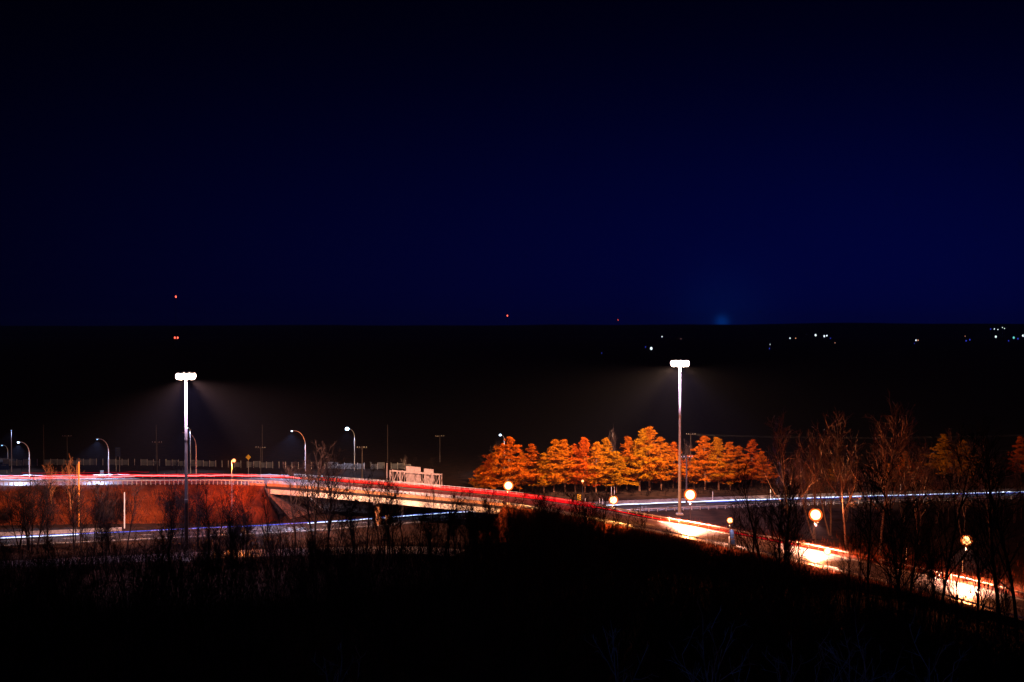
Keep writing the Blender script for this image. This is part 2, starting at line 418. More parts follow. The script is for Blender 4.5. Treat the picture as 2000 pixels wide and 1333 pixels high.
for sgn in (1, -1):
    a, b = sgn * (HW + .50), sgn * (HW + .88)
    MB().loop_sweep(prof([(a, -0.095), (b, -0.095), (b, 0.62), (a, 0.62)])).build('parapet', MT['parapet'], br)
    for h in (0.82, 1.06, 1.30):
        MB().tube([ramp.at(d, sgn * (HW + .62), h) for d in sp], 0.055, 5).build('rail_bar', MT['galv'], br)
pm = MB().box((0, 0, 0.37), (0.13, 0.16, 0.76)).box((0, 0, 0.02), (0.3, 0.26, 0.04)).mesh('railing_post', MT['galv'])
for sgn in (1, -1):
    for d in ramp.span(B0 + 0.4, B1 - 0.4, 1.55): put('railing_post', pm, br, ramp.at(d, sgn * (HW + .74), 0.62), ramp.rz(d))
for e, sg in ((B0, -1), (B1, 1)):
    z = ramp.at(e).z
    MB().loop_sweep([[ramp.at(e + sg * t, o, zz - z) for o, zz in ((-HW - 1, -0.4), (HW + 1, -0.4), (HW + 1, z - 0.78), (-HW - 1, z - 0.78))] for t in (-0.9, 0.5)]).build('abutment', MT['lamptint'], br)
    for so in (1, -1):                          # wing walls follow the embankment slope
        rws = []
        for t in (0.0, 5.5):
            q = [ramp.at(e + sg * (t + .5), so * (HW + .55), -z - 0.3), ramp.at(e + sg * (t + .5), so * (HW + 1.05), -z - 0.3), ramp.at(e + sg * (t + .5), so * (HW + 1.05), 0.55), ramp.at(e + sg * (t + .5), so * (HW + .55), 0.55)]
            rws.append(q)
        MB().loop_sweep(rws).build('wing_wall', MT['lamptint'], br)
    mb = MB()                                   # paved slope under the deck
    L = min(z * 0.95, 9.0)
    mb.strip([[ramp.at(e - sg * (0.5 + L * t), o, -1.9 - (z - 2.0) * t) for o in (-HW - 1.6, -3, 0, 3, HW + 1.6)] for t in (0, .25, .5, .75, 1)])
    mb.build('slope_paving', MT['lamptint'], br)
pd = ramp.find(735, HW)
for o in (HW - 0.8, HW - 6.5, -HW + 0.8):
    p = ramp.at(pd, o); z = p.z - 2.85
    MB().box((p.x, p.y, z / 2 - 0.1), (1.6, 1.2, z + 0.2), ramp.rz(pd)).build('pier_column', MT['parapet'], br)
pc = MB(); rr = ramp.at(pd)
pc.beam(ramp.at(pd, -HW, -2.56), ramp.at(pd, HW + .4, -2.56), 1.7, 0.58); pc.build('pier_cap', MT['concrete'], br)

# ------------------------------------------------------------------ guardrails and barriers
post_m = MB().box((0, 0, 0.40), (0.14, 0.18, 0.84)).mesh('post', MT['galvmatt'])
block_m = MB().box((0, 0, 0.62), (0.16, 0.2, 0.36)).mesh('spacer_block', MT['wood'])
def guardrail(path, a, b, off, label, step, side, m=MT['galv'], h=0.95):
    g = thing('guardrail', path.at(a, off), label, 'guardrail', 'guardrails along the roads')
    rows = []
    for d in path.span(a, b, 1.5):              # W-section beam
        rows.append([path.at(d, off + side * (0.19 + w), z) for w, z in ((0, h - .32), (.08, h - .25), (0, h - .16), (.08, h - .07), (0, h), (-.03, h), (.04, h - .07), (-.03, h - .16), (.04, h - .25), (-.03, h - .32))])
    MB().loop_sweep(rows).build('rail', m, g)
    for d in path.span(a + .3, b - .3, step):
        put('post', post_m, g, path.at(d, off, -0.04), path.rz(d), (1, 1, (h + .06) / 0.82))
    return g
guardrail(ramp, ramp.find(-300, 7.3), B0 - 1.0, 7.3, 'near guardrail with pale posts along the embankment left of the bridge', 1.25, -1, MT['galvmatt'], 1.3)
guardrail(ramp, ramp.find(-300, -7.3), B0 - 1.0, -7.3, 'far guardrail along the embankment road left of the bridge', 2.5, 1)
guardrail(ramp, B1 + 1.0, ramp.find(1690, 7.3), 7.3, 'near guardrail on stout posts beside the bright pool of lamplight', 2.4, -1)
guardrail(ramp, B1 + 1.0, ramp.find(1660, -7.3), -7.3, 'far guardrail with reddish glow along the descending ramp right of the bridge', 2.4, 1)
guardrail(ramp, ramp.find(1720, -7.4), ENDX - 8, -7.4, 'far guardrail beside the ramp behind the rightmost pool of light', 2.6, 1)
guardrail(ramp, ramp.find(1730, 7.4), ENDX - 8, 7.4, 'near guardrail of the ramp at the lower right corner', 2.6, -1)
guardrail(high, high.find(1196, 7.4), high.find(2300, 7.4), 7.4, 'near guardrail of the right highway stretch in front of the white trail', 2.6, -1)
def barrier(a, b, off, label):
    g = thing('concrete_barrier', high.at(a, off, -0.05), label, 'barrier', 'concrete barriers along the highway')
    d = a; k = 0
    sm = None
    while d < b:
        e = min(b, d + 6.0)
        MB().loop_sweep([[high.at(t, off + o, z) for o, z in ((-.34, -.05), (.34, -.05), (.34, .10), (.16, .36), (.10, .90), (-.10, .90), (-.16, .36), (-.34, .10))] for t in (d + .02, (d + e) / 2, e - .02)]).build('barrier_segment', MT['oldconcrete'], g)
        d = e
barrier(high.find(1130, -7.6), high.find(2300, -7.6), -7.6, 'pale concrete barrier between the right highway and the pine trees')
barrier(high.find(-300, -7.6), high.find(236, -7.6), -7.6, 'pale concrete barrier at the foot of the red-lit embankment')

# ------------------------------------------------------------------ light trails left by traffic during the exposure: thin glowing lines above the lanes
def trail(path, a, b, off, z, r, m, label, wav=0.0, cat='light trail', group='light trails of passing traffic', n=5, seed=0):
    pts = []
    for d in path.span(a, b, 1.2):
        w = wav * (mnoise.noise(Vector((d * 0.16, seed * 7.3, z))) + 0.6 * mnoise.noise(Vector((d * 0.5, seed * 3.1, z))))
        pts.append(path.at(d, off, z + w))
    o = MB().tube(pts, r, n).build('light_trail', m, off=pts[0])
    return tag(o, label, cat, group)
x0 = ramp.find(-300, -3.5)
trail(ramp, x0, ramp.find(585, -3.6), -3.6, 0.95, 0.10, MT['tail_hot'], 'wavy pinkish-white cored red trail on the embankment road', 0.28, seed=1)
trail(ramp, x0, ramp.find(500, -4.6), -4.6, 1.20, 0.07, MT['tail'], 'thin deep red trail just above the pink cored one', 0.35, seed=2)
trail(ramp, x0, ramp.find(185, -2.8), -2.8, 0.75, 0.10, MT['tail_hot'], 'jagged hot red trail at the left edge of the embankment road', 0.40, seed=3)
trail(ramp, ramp.find(200, -4.2), ramp.find(590, -4.2), -4.2, 0.72, 0.12, MT['tail'], 'red trail below the pink cored one, ending before the bridge', 0.16, seed=4)
trail(ramp, ramp.find(40, -5.2), ramp.find(290, -5.2), -5.2, 1.75, 0.05, MT['tail_dim'], 'faint topmost dark red trail over the embankment road', 0.35, seed=5)
q0, q1 = ramp.find(622, -5.0), ramp.find(1163, -5.0)
mb = MB()
for k in range(7):
    a0 = q0 + (0, 1, 6, 3, 0, 14, 38)[k]
    mb.tube([ramp.at(d, -5.2, 0.45 + 0.16 * k + 0.05 * mnoise.noise(Vector((d * .3, k, 0)))) for d in ramp.span(a0, q1 - (0, 0, .5, 0, 1, .4, 0)[k], 1.5)], (.085, .06, .075, .045, .07, .04, .06)[k], 5)
tag(mb.build('light_trail', MT['tail'], off=ramp.at(q0, -5.2, 0.45)), 'broad solid red band of tail-light trails across the bridge, ending abruptly', 'light trail', 'light trails of passing traffic')
trail(ramp, q1 - 4, ramp.find(1640, -5.2), -5.2, 0.62, 0.13, MT['tail_dim'], 'dim narrow red trail running down the ramp right of the red band', 0.04, seed=6)
trail(ramp, q1 - 2, ramp.find(1300, -4.6), -4.6, 0.75, 0.06, MT['tail'], 'short thin red trail continuing right where the red band stops', 0.05, seed=7)
h0, h1 = high.find(-300, -2.0), high.find(2300, -2.0)
hm = high.find(1185, -2.0)
trail(high, h0, high.find(950, -2.0), -2.0, 0.70, 0.075, MT['head_blue'], 'long blue headlight trail on the lower highway left of the bridge', 0.10, seed=8)
trail(high, h0, high.find(150, -1.4), -1.4, 0.62, 0.10, MT['head'], 'white headlight trail entering the lower highway at the left edge', 0.06, seed=9)
trail(high, high.find(600, -1.5), high.find(930, -1.5), -1.5, 0.62, 0.08, MT['head'], 'whitish headlight trail passing below the bridge girder', 0.12, seed=10)
trail(high, hm, h1, -2.0, 0.72, 0.12, MT['head'], 'bright white headlight trail on the highway below the pines', 0.10, seed=11)
trail(high, hm + 30, h1, -1.2, 0.60, 0.08, MT['head_blue'], 'blue edge trail just under the bright white one below the pines', 0.12, seed=12)

# ------------------------------------------------------------------ lamps
SOD = (1.0, 0.34, 0.08); PINK = (1.0, 0.40, 0.24); COOL = (0.50, 0.62, 1.0)
def post_lamp(px, py, base, label, r, power, col=PINK, lens='lens_sodium', arm=0.0, cutoff=1):
    """post-top lamp: pole, short bracket, cap and a round glowing diffuser"""
    lamp = at_depth(px, py, base.y)
    if arm == 0: base = Vector((lamp.x, base.y, base.z))
    g = thing('street_lamp', base, label, 'street lamp', 'sodium street lamps along the ramp')
    top = Vector((base.x, base.y, lamp.z - r * 1.3 - 0.9 if arm == 0 else lamp.z - 0.3))
    MB().tube([base - Vector((0, 0, .3)), base + Vector((0, 0, .6)), top], [0.13, 0.09, 0.06], 8).build('pole', MT['galvmatt' if arm else 'black'], g)
    if arm:
        MB().tube([top, top + Vector((arm * .3, 0, .5)), top + Vector((arm * .6, 0, .75)), Vector((lamp.x, lamp.y, lamp.z + r * .8))], [0.08, 0.07, 0.06, 0.06], 6).build('arm', MT['galvmatt'], g)
    hd = MB(); hd.tube([lamp + Vector((0, 0, r * 1.25)), lamp + Vector((0, 0, r * 1.4)), lamp + Vector((0, 0, r * 1.5))], [r * .55, r * .42, r * .12], 10)
    hd.build('lamp_cap', MT['lamphouse'], g)
    MB().ball(lamp, r * .95, r * .95, r * 0.95, 14, 9).build('bulb', MT[lens], g, smooth=True)
    MB().ball(lamp, r * 1.32, r * 1.32, r * 1.3, 20, 12).build('halo_globe', MT['amber_halo'], g, smooth=True)
    if arm == 0:
        sh = MB().tube([top - Vector((0, 0, .05)), top + Vector((0, 0, .03))], .12, 10)  # added disc, only there to shade the pole from its own lamp
        sh.build('pole_shade', MT['black'], g); st = MB()
        for k in range(3): st.tube([top + Vector((.10 * math.cos(k * 2.09), .10 * math.sin(k * 2.09), 0)), lamp + Vector((.5 * r * math.cos(k * 2.09), .5 * r * math.sin(k * 2.09), -r * 1.25))], .012, 4)
        st.build('post_lamp_bracket', MT['black'], g)
    q = lamp - Vector((0, 0, r * 1.3 + 0.2))
    if cutoff: add_light('SPOT', g, q, power, col, 0.08, (0, -.12 if cutoff > 0 else .75, -1), 122, 0.35)
    add_light('POINT', g, q, power * ((0.12 if cutoff > 0 else .04) if cutoff else 1.0), (col[0], col[1] * .6, col[2] * .3), 0.08)
    return g
def rb(px, off, dz=-0.1):
    d = ramp.find(px, off); return ramp.at(d, off, dz)
b = rb(993, 12.5); b.z = 2.5
post_lamp(993, 949, b, 'round glowing lamp standing in front of the red band leftmost pines', 0.95, 12000, SOD, cutoff=-1)
b = rb(1198, 9.0, -0.8)
post_lamp(1198, 977, b, 'round orange lamp under the tree row, near two thin white poles', 0.85, 15000, SOD, cutoff=-1)
b = rb(1348, -8.8, -0.3)
post_lamp(1348, 967, b, 'bright round lamp beside the foot of the right high mast', 1.15, 330000, PINK)
b = rb(1426, 9.0, -0.5)
post_lamp(1426, 1017, b, 'small reddish lamp above the blue box beside the ramp', 0.55, 9000, PINK, cutoff=-1)
b = rb(1593, -8.8, -0.3)
post_lamp(1593, 1006, b, 'bright lamp above the ramp among bare trees, over the middle pool of light', 1.15, 260000, PINK)
b = rb(1616, 8.6, -0.4)
post_lamp(1616, 1077, b, 'small low lamp set against the middle pool of light on the ramp', 0.62, 9000, PINK, cutoff=-1)
b = rb(1888, -8.8, -0.2)
post_lamp(1888, 1056, b, 'isolated bright lamp over the rightmost pool of light on the ramp', 0.85, 200000, PINK)
b = at_depth(1138, 985, 319); b.z = 0
post_lamp(1138, 940, b, 'tiny pale lamp on a thin pole in front of the pines', 0.32, 1500, SOD, 'lens_warm', cutoff=0)
b = at_depth(453, 1010, 299); b.z = 0
post_lamp(457, 900, b, 'tall warm lamp with short bent bracket in front of the embankment', 0.42, 30000, SOD, 'lens_warm', arm=0.6, cutoff=0)

def hook_lamp(px, py, pole_px, D, bz, label, power, lens, r, name_grp='blue-white hooked street lamps'):
    """tall highway lamp with a curved arm reaching out from the pole"""
    lamp = at_depth(px, py, D); bx = (pole_px - 1000) / FPX * D
    base = Vector((bx, D, bz)); g = thing('street_lamp', base, label, 'street lamp', name_grp)
    reach = lamp.x - bx; zt = lamp.z; bend = abs(reach) * 0.95
    pole = [base - Vector((0, 0, .3)), base + Vector((0, 0, 1.0)), Vector((bx, D, zt - bend - .5))]
    MB().tube(pole, [0.20, 0.17, 0.12], 8).build('pole', MT['galv'], g)
    arc = [Vector((bx + reach * 0.8 * (1 - math.cos(t)), D, zt - bend - .5 + (bend + .55) * math.sin(t))) for t in [k * math.pi / 16 for k in range(9)]]
    arc.append(Vector((lamp.x - 0.3 * (1 if reach > 0 else -1), D, zt + 0.05)))
    MB().tube(arc, [0.12 - 0.005 * k for k in range(len(arc))], 6).build('arm', MT['galv'], g)
    MB().ball(lamp + Vector((0, 0, .12)), .55, .26, .16, 10, 6).build('lamp_head', MT['lamphouse'], g, smooth=True)
    if lens:
        MB().ball(lamp - Vector((0, 0, .02)), r, r * .8, r * .8, 10, 6).build('diffuser', MT[lens], g, smooth=True)
        if power: add_light('SPOT', g, lamp - Vector((0, 0, r + .25)), power, COOL, 0.25, (0, -0.30, -1), 112, 0.5)
    return g
def far_edge(px): q = ramp.at(ramp.find(px, -8.4), -8.4); return q
q = far_edge(56); hook_lamp(36, 864, 56, q.y, q.z - .3, 'hooked lamp with white head at the left edge behind the red trails', 60000, 'lens_blue', 0.36)
q = far_edge(211); hook_lamp(190, 858, 211, q.y, q.z - .3, 'hooked lamp with small blue head between the orange shrubs and the left mast', 70000, 'lens_bluedim', 0.26)
q = far_edge(382); hook_lamp(359, 846, 382, q.y, q.z - .3, 'unlit hooked lamp post just right of the left high mast', 0, None, 0.2)
q = far_edge(596); hook_lamp(570, 842, 596, q.y, q.z - .3, 'hooked lamp with blue-white head above the left end of the bridge', 70000, 'lens_blue', 0.26)
hook_lamp(366, 836, 371, 398, 0, 'hooked lamp partly hidden behind the left high mast', 26000, 'lens_blue', 0.25)
hook_lamp(678, 838, 692, 405, 0, 'hooked lamp with the roundest blue-white glow, left of the sign gantry', 20000, 'lens_blue', 0.72)
hook_lamp(977, 850, 985, 402, 0, 'hooked lamp whose small blue-white head shows above the leftmost pines', 5000, 'lens_blue', 0.42)
hook_lamp(22, 841, 21, 402, 0, 'tall straight lamp post lit white, leftmost of the lamp posts', 26000, 'lens_bluedim', 0.2)
hook_lamp(4, 870, 14, 440, 0, 'dim blue lamp at the very left edge of the view', 3000, 'lens_bluedim', 0.35)

def high_mast(px, py, D, label, p_down, floods, floodcol, cone, big):
    top = at_depth(px, py, D); base = Vector((top.x, D, 0.0))
    g = thing('high_mast', base, label, 'high mast', 'high lighting masts')
    H = top.z
    MB().tube([base - Vector((0, 0, .2)), base + Vector((0, 0, H * .33)), base + Vector((0, 0, H * .66)), base + Vector((0, 0, H))], [0.46, 0.37, 0.29, 0.20], 12).build('pole', MT['galvmatt'], g, smooth=True)
    fl = MB(); fl.tube([base + Vector((0, 0, H * .33 - .2)), base + Vector((0, 0, H * .33 + .2))], 0.42, 12); fl.tube([base + Vector((0, 0, H * .66 - .2)), base + Vector((0, 0, H * .66 + .2))], 0.33, 12)
    fl.build('joint_collar', MT['galvmatt'], g)
    MB().box(base + Vector((0, 0, 0.1)), (1.8, 1.8, 0.5)).build('footing', MT['concrete'], g)
    cr = MB(); RR = 1.55 * big
    ring = [base + Vector((RR * .8 * math.cos(a), RR * .8 * math.sin(a), H + .25)) for a in [k * math.pi / 8 for k in range(17)]]
    cr.tube(ring, 0.09, 6, cap=False)
    for k in range(4):
        a = k * math.pi / 2; cr.tube([base + Vector((0, 0, H + .1)), base + Vector((RR * .8 * math.cos(a), RR * .8 * math.sin(a), H + .25))], 0.07, 5)
    cr.build('carriage_ring', MT['darksteel'], g)
    hd = MB().ball((0, 0, 0.5 * big), .5 * big, .5 * big, .25, 10, 6).mesh('lamp_head', MT['lamphouse'], smooth=True)
    ln = MB().ball((0, 0, -0.25), .64 * big, .64 * big, .78 * big, 12, 8).mesh('diffuser', MT['lens_mast'], smooth=True)
    for k in range(8):
        a = (k + .5) * math.pi / 4; p = base + Vector((RR * math.cos(a), RR * math.sin(a), H + .25))
        ho = put('lamp_head', hd, g, p)
        lo = bpy.data.objects.new('diffuser', ln); COL.objects.link(lo); lo.parent = ho
    add_light('SPOT', g, base + Vector((0, 0, H - 0.9)), p_down, (0.95, 0.64, 1.0), 1.6, (0, 0.30, -1), 132, 0.5)
    for pw, az, el in floods:
        a = R(az); e = R(el)
        add_light('SPOT', g, base + Vector((1.4 * math.sin(a), 1.4 * math.cos(a), H - 1.0)), pw, floodcol, 0.8, (math.sin(a) * math.cos(e), math.cos(a) * math.cos(e), math.sin(e)), cone, 0.85)
    return g
high_mast(363, 735, 249, 'left high mast with a blazing ring of lamps above the embankment', 170000, ((640000, -50, -36), (1250000, 46, -30)), (1.0, 0.47, 0.30), 62, 1.0)
high_mast(1328, 710, 311, 'right high mast with a blazing ring of lamps above the pine row', 170000, ((1350000, -50, -26), (950000, -2, -31), (650000, 52, -25)), (1.0, 0.53, 0.25), 62, 1.2)

# ------------------------------------------------------------------ utility poles, posts, signs
def utility_pole(px, py_top, D, label, arm=True, lit=False, r=0.16, m='wood', py_arm=None):
    t = at_depth(px, py_top, D); base = Vector((t.x, D, 0)); g = thing('utility_pole', base, label, 'utility pole', 'wooden utility poles')
    MB().tube([base - Vector((0, 0, .3)), base + Vector((0, 0, t.z))], [r * 1.25, r * .8], 7).build('pole', MT[m], g)
    if arm:
        z = t.z - 0.5
        MB().beam(base + Vector((-1.7, -.22, z)), base + Vector((1.7, -.22, z)), 0.16, 0.2).build('crossarm', MT['wood'], g)
        im = MB().tube([(0, 0, 0), (0, 0, .16), (0, 0, .3)], [.06, .09, .04], 6).mesh('insulator', MT['white'])
        for dx in (-1.5, -.7, .7, 1.5): put('insulator', im, g, base + Vector((dx, -.22, z + .1)))
    return g
utility_pole(305, 830, 420, 'faint tall pole behind the embankment left of the left mast', False)
utility_pole(307, 862, 372, 'shorter pole with crossarm beside the left mast, behind the red trails')
utility_pole(512, 830, 430, 'faint tall pole behind the fence left of the bridge', False)
utility_pole(509, 872, 380, 'shorter pole with crossarm behind the fence near the yellow sign')
utility_pole(707, 872, 366, 'brown pole with crossarm right of the round blue lamp', r=0.24)
utility_pole(757, 830, 430, 'faint tall pole behind the sign gantry', False)
utility_pole(859, 850, 430, 'faint tall pole right of the sign gantry')
utility_pole(85, 830, 410, 'slightly leaning tall blue-lit pole right of the leftmost hooked lamp', False)
utility_pole(131, 850, 410, 'dim blue pole behind the left orange shrubs')
utility_pole(1349, 846, 402, 'tall dim pole with crossarm seen in the gap of the pine row')
utility_pole(1341, 890, 326, 'pole with pale insulators directly behind the right mast', r=0.24, m='wood')
utility_pole(2030, 846, 400, 'pole carrying the power line at the right edge')
wire = MB()
for dz in (0.0, -0.35, -5.5):
    A = at_depth(1349, 848, 402) + Vector((0, 0, dz)); B = at_depth(2030, 848, 400) + Vector((0, 0, dz))
    wire.tube([A.lerp(B, k / 16) - Vector((0, 0, 1.2 * (1 - (2 * k / 16 - 1) ** 2))) for k in range(17)], 0.022, 4)
tag(wire.build('power_line', MT['darksteel'], off=at_depth(1349, 848, 402)), 'sagging power line wires above the dark trees on the right', 'power line')

def plain_post(px, py0, py1, D, label, r=0.12, m='white', grp='plain roadside posts', cap=True):
    a, b = at_depth(px, py0, D), at_depth(px, py1, D)
    g = thing('marker_post', b, label, 'post', grp)
    MB().tube([b - Vector((0, 0, .5)), a], [r, r * .85], 7).build('shaft', MT[m], g)
    if cap: MB().tube([a, a + Vector((0, 0, .12))], [r * 1.2, r * .7], 7).build('cap', MT['galv'], g)
    return g
def on_ground(px, py, z=0.0): return site(px, py, z).y
plain_post(154, 903, 1032, 292, 'tall orange-lit bare pole in front of the left orange-lit shrubs', 0.22, 'orangepost')  # orange lamplight on the pole put into its colour
plain_post(243, 963, 1034, 290, 'short pale pole standing before the embankment left of the left mast', 0.18, 'galvmatt')
plain_post(756, 906, 950, 318, 'pale square-topped post just left of the sign gantry', 0.2, 'signback')
plain_post(1194, 952, 974, 331, 'left one of two thin white poles above the orange lamp', 0.07)
plain_post(1200, 952, 974, 331, 'right one of two thin white poles above the orange lamp', 0.07)
plain_post(1143, 974, 990, 326, 'thin white post right of the chevron sign', 0.09)
plain_post(1171, 974, 990, 326, 'left one of two white posts between chevron sign and orange lamp', 0.09)
plain_post(1177, 974, 990, 326, 'right one of two white posts between chevron sign and orange lamp', 0.09)
plain_post(1392, 961, 976, 336, 'white post on the highway verge below the right pine group', 0.09)
plain_post(1505, 957, 972, 339, 'white post on the highway verge at the right end of the pines', 0.09)
plain_post(1759, 947, 966, 346, 'white post beside the small orange marker on the far right verge', 0.09)
plain_post(1770, 1071, 1090, 240, 'white post beside the ramp between the two right pools', 0.08)
plain_post(1976, 1198, 1218, 205, 'blue-white reflective post by the near guardrail at the lower right', 0.08)
plain_post(1880, 1092, 1112, 238, 'short white post under the isolated right lamp', 0.07)
plain_post(1769, 950, 966, 347, 'small orange marker post on the far right highway verge', 0.16, 'orangepost')
plain_post(1812, 972, 982, 338, 'small orange marker on the near guardrail of the right highway', 0.16, 'orangepost')
plain_post(1152, 1016, 1030, 272, 'orange marker on the near ramp guardrail before the dark thicket', 0.2, 'orangepost')
plain_post(321, 926, 943, 322, 'thin white post on the embankment road left of the left mast', 0.1)
plain_post(843, 1000, 1020, 299, 'thin pale post under the bridge end', 0.09)

def board_sign(px, py0, py1, w_px, D, bz, label, m, cat, posts=1, tilt=0.0, shape='rect'):
    a, b = at_depth(px, py0, D), at_depth(px, py1, D); w = w_px / FPX * D; h = a.z - b.z; c = (a + b) / 2
    g = thing('road_sign', Vector((c.x, D, bz)), label, cat)
    pn = MB()
    if shape == 'diamond': pn.box(c, (h * .707, 0.06, h * .707), rot=Matrix.Rotation(R(45), 3, 'Y'))
    else: pn.box(c, (w, 0.08, h))
    pn.build('panel', MT[m], g)
    pp = MB()
    for k in range(posts):
        x = c.x + (0 if posts == 1 else (k - .5) * w * .7)
        MB().tube([(x, D + .1, bz - .3), (x, D + .1, a.z - .1)], 0.07, 6).build('post', MT['galvmatt'], g)
    return g, c, w, h
g, c, w, h = board_sign(1131, 966, 980, 7, 322, 0, 'yellow and black striped hazard board at the right end of the bridge ramp', 'yellow', 'hazard sign')
for k in range(4):
    MB().box(c + Vector((0, -.065, (k - 1.5) * h * .27)), (w * .95, 0.05, h * .11), rot=Matrix.Rotation(R(-28), 3, 'Y')).build('stripe', MT['black'], g)
board_sign(485, 888, 899, 9, 366, 0, 'yellow diamond sign behind the fence left of the bridge', 'yellow', 'road sign', shape='diamond')
board_sign(199, 919, 929, 7, 330, 8.0, 'small white sign beside the second hooked lamp', 'darksteel', 'road sign')
g, c, w, h = board_sign(230, 874, 892, 10, 402, 0, 'tall blue billboard on two thin legs behind the embankment', 'bluepanel', 'billboard', posts=2)
for k in range(5): MB().box(c + Vector((0, -.07, (k - 2) * h * .18)), (w * .8, 0.05, h * .05)).build('slat', MT['fence'], g)
g, c, w, h = board_sign(4, 907, 918, 26, 398, 0, 'wide blue sign panel at the left edge before the fence', 'bluepanel', 'road sign', posts=2)
MB().box(c + Vector((0.6, -.07, h * .28)), (w * .35, 0.05, h * .12)).build('lettering_bar', MT['fence'], g)
b = rb(1425, 8.2, -0.1)
g = thing('roadside_box', b, 'blue box sign on a pale post under the small reddish lamp', 'sign box')
MB().box(b + Vector((0, 0, 1.4)), (0.3, 0.3, 2.8)).build('post', MT['galvmatt'], g)
MB().box(b + Vector((0.5, 0, 3.4)), (0.9, 0.4, 1.9)).build('panel', MT['bluepanel'], g)
MB().box(b + Vector((0.75, 0, 1.7)), (0.9, 0.4, 1.0)).build('lower_panel', MT['bluepanel'], g)

# sign gantry seen from behind, on the far edge of the bridge
GO = -HW - 1.6
gd = [ramp.find(p, GO) for p in (762, 780, 787, 816, 822, 841, 843, 859)]
ga = ramp.at(gd[0], GO)
gt = thing('sign_gantry', ga, 'steel truss sign gantry with two sign backs on the far side of the bridge', 'sign gantry')
def gpt(d, z, o=0.0): return ramp.at(d, GO + o, z)
for d in (gd[0], gd[1], gd[6], gd[7]):
    for o in (0.0, -1.3):
        MB().beam(gpt(d, -0.9, o), gpt(d, 4.1, o), 0.26, 0.26).build('truss_post', MT['signback'], gt)
for z in (3.9, 1.0):
    for o in (0.0, -1.3): MB().beam(gpt(gd[0], z, o), gpt(gd[7], z, o), 0.2, 0.2).build('chord', MT['signback'], gt)
nb = 14
for k in range(nb):
    d0 = gd[0] + (gd[7] - gd[0]) * k / nb; d1 = gd[0] + (gd[7] - gd[0]) * (k + 1) / nb
    zz = (1.0, 3.9) if k % 2 else (3.9, 1.0)
    MB().beam(gpt(d0, zz[0]), gpt(d1, zz[1]), 0.13, 0.13).build('diagonal', MT['signback'], gt)
    MB().beam(gpt(d1, 1.0), gpt(d1, 3.9), 0.09, 0.09).build('upright', MT['signback'], gt)
for (a, bq, z0, z1) in ((gd[2], gd[3], 0.5, 5.3), (gd[4], gd[5], 0.3, 5.0)):
    n = max(3, int((bq - a) / 0.62)); st = (bq - a) / n
    for k in range(n):
        MB().box(gpt(a + st * (k + .5), (z0 + z1) / 2, -1.62), (st * .94, 0.08 + .06 * (k % 2), z1 - z0), ramp.rz(a)).build('sign_plank', MT['signback'], gt)

# pale board fence far behind the embankment road
fl = thing('board_fence', at_depth(0, 920, 415) * 1.0, 'pale blue-lit board fence far behind the left embankment road', 'fence')
fl.location.z = 0
fm = MB().box((0, 0, 1.15), (2.3, 0.08, 2.1)).mesh('fence_board', MT['fence'])
fp = MB().box((0, 0, 1.2), (0.16, 0.16, 2.5)).mesh('fence_post', MT['galvmatt'])
xw = -250.0
rr_ = random.Random(3)
while xw < -38:
    y = 415 + 6 * math.sin(xw * .03)
    gap = mnoise.noise(Vector((xw * .09, 4.2, 1.1))) > 0.12 or rr_.random() < 0.12
    if not gap: put('fence_board', fm, fl, (xw + 1.2, y, 0.15 * rr_.random()), 0.05 * rr_.uniform(-1, 1), (1, 1, rr_.uniform(.75, 1.15)))
    put('fence_post', fp, fl, (xw, y, 0)); xw += 2.4

# ------------------------------------------------------------------ trees
def stick(mb, p, d, length, r0, r1, segs, n, rnd, wob=0.12, up=0.05):
    pts = [p.copy()]; rad = [r0]; q = p.copy(); dd = d.normalized()
    for i in range(segs):
        dd = (dd + Vector((rnd.uniform(-wob, wob), rnd.uniform(-wob, wob), rnd.uniform(-wob, wob) + up))).normalized()
        q = q + dd * (length / segs); pts.append(q.copy()); rad.append(r0 + (r1 - r0) * (i + 1) / segs)
    mb.tube(pts, rad, n, cap=False); return pts, rad, dd
def along(pts, t):
    f = t * (len(pts) - 1); i = min(int(f), len(pts) - 2); return pts[i].lerp(pts[i + 1], f - i), (pts[i + 1] - pts[i]).normalized()
def side_dir(d, ang, rnd):
    o = d.orthogonal().normalized(); o = Matrix.Rotation(rnd.uniform(0, 6.283), 3, d) @ o
    return (d * math.cos(ang) + o * math.sin(ang)).normalized()
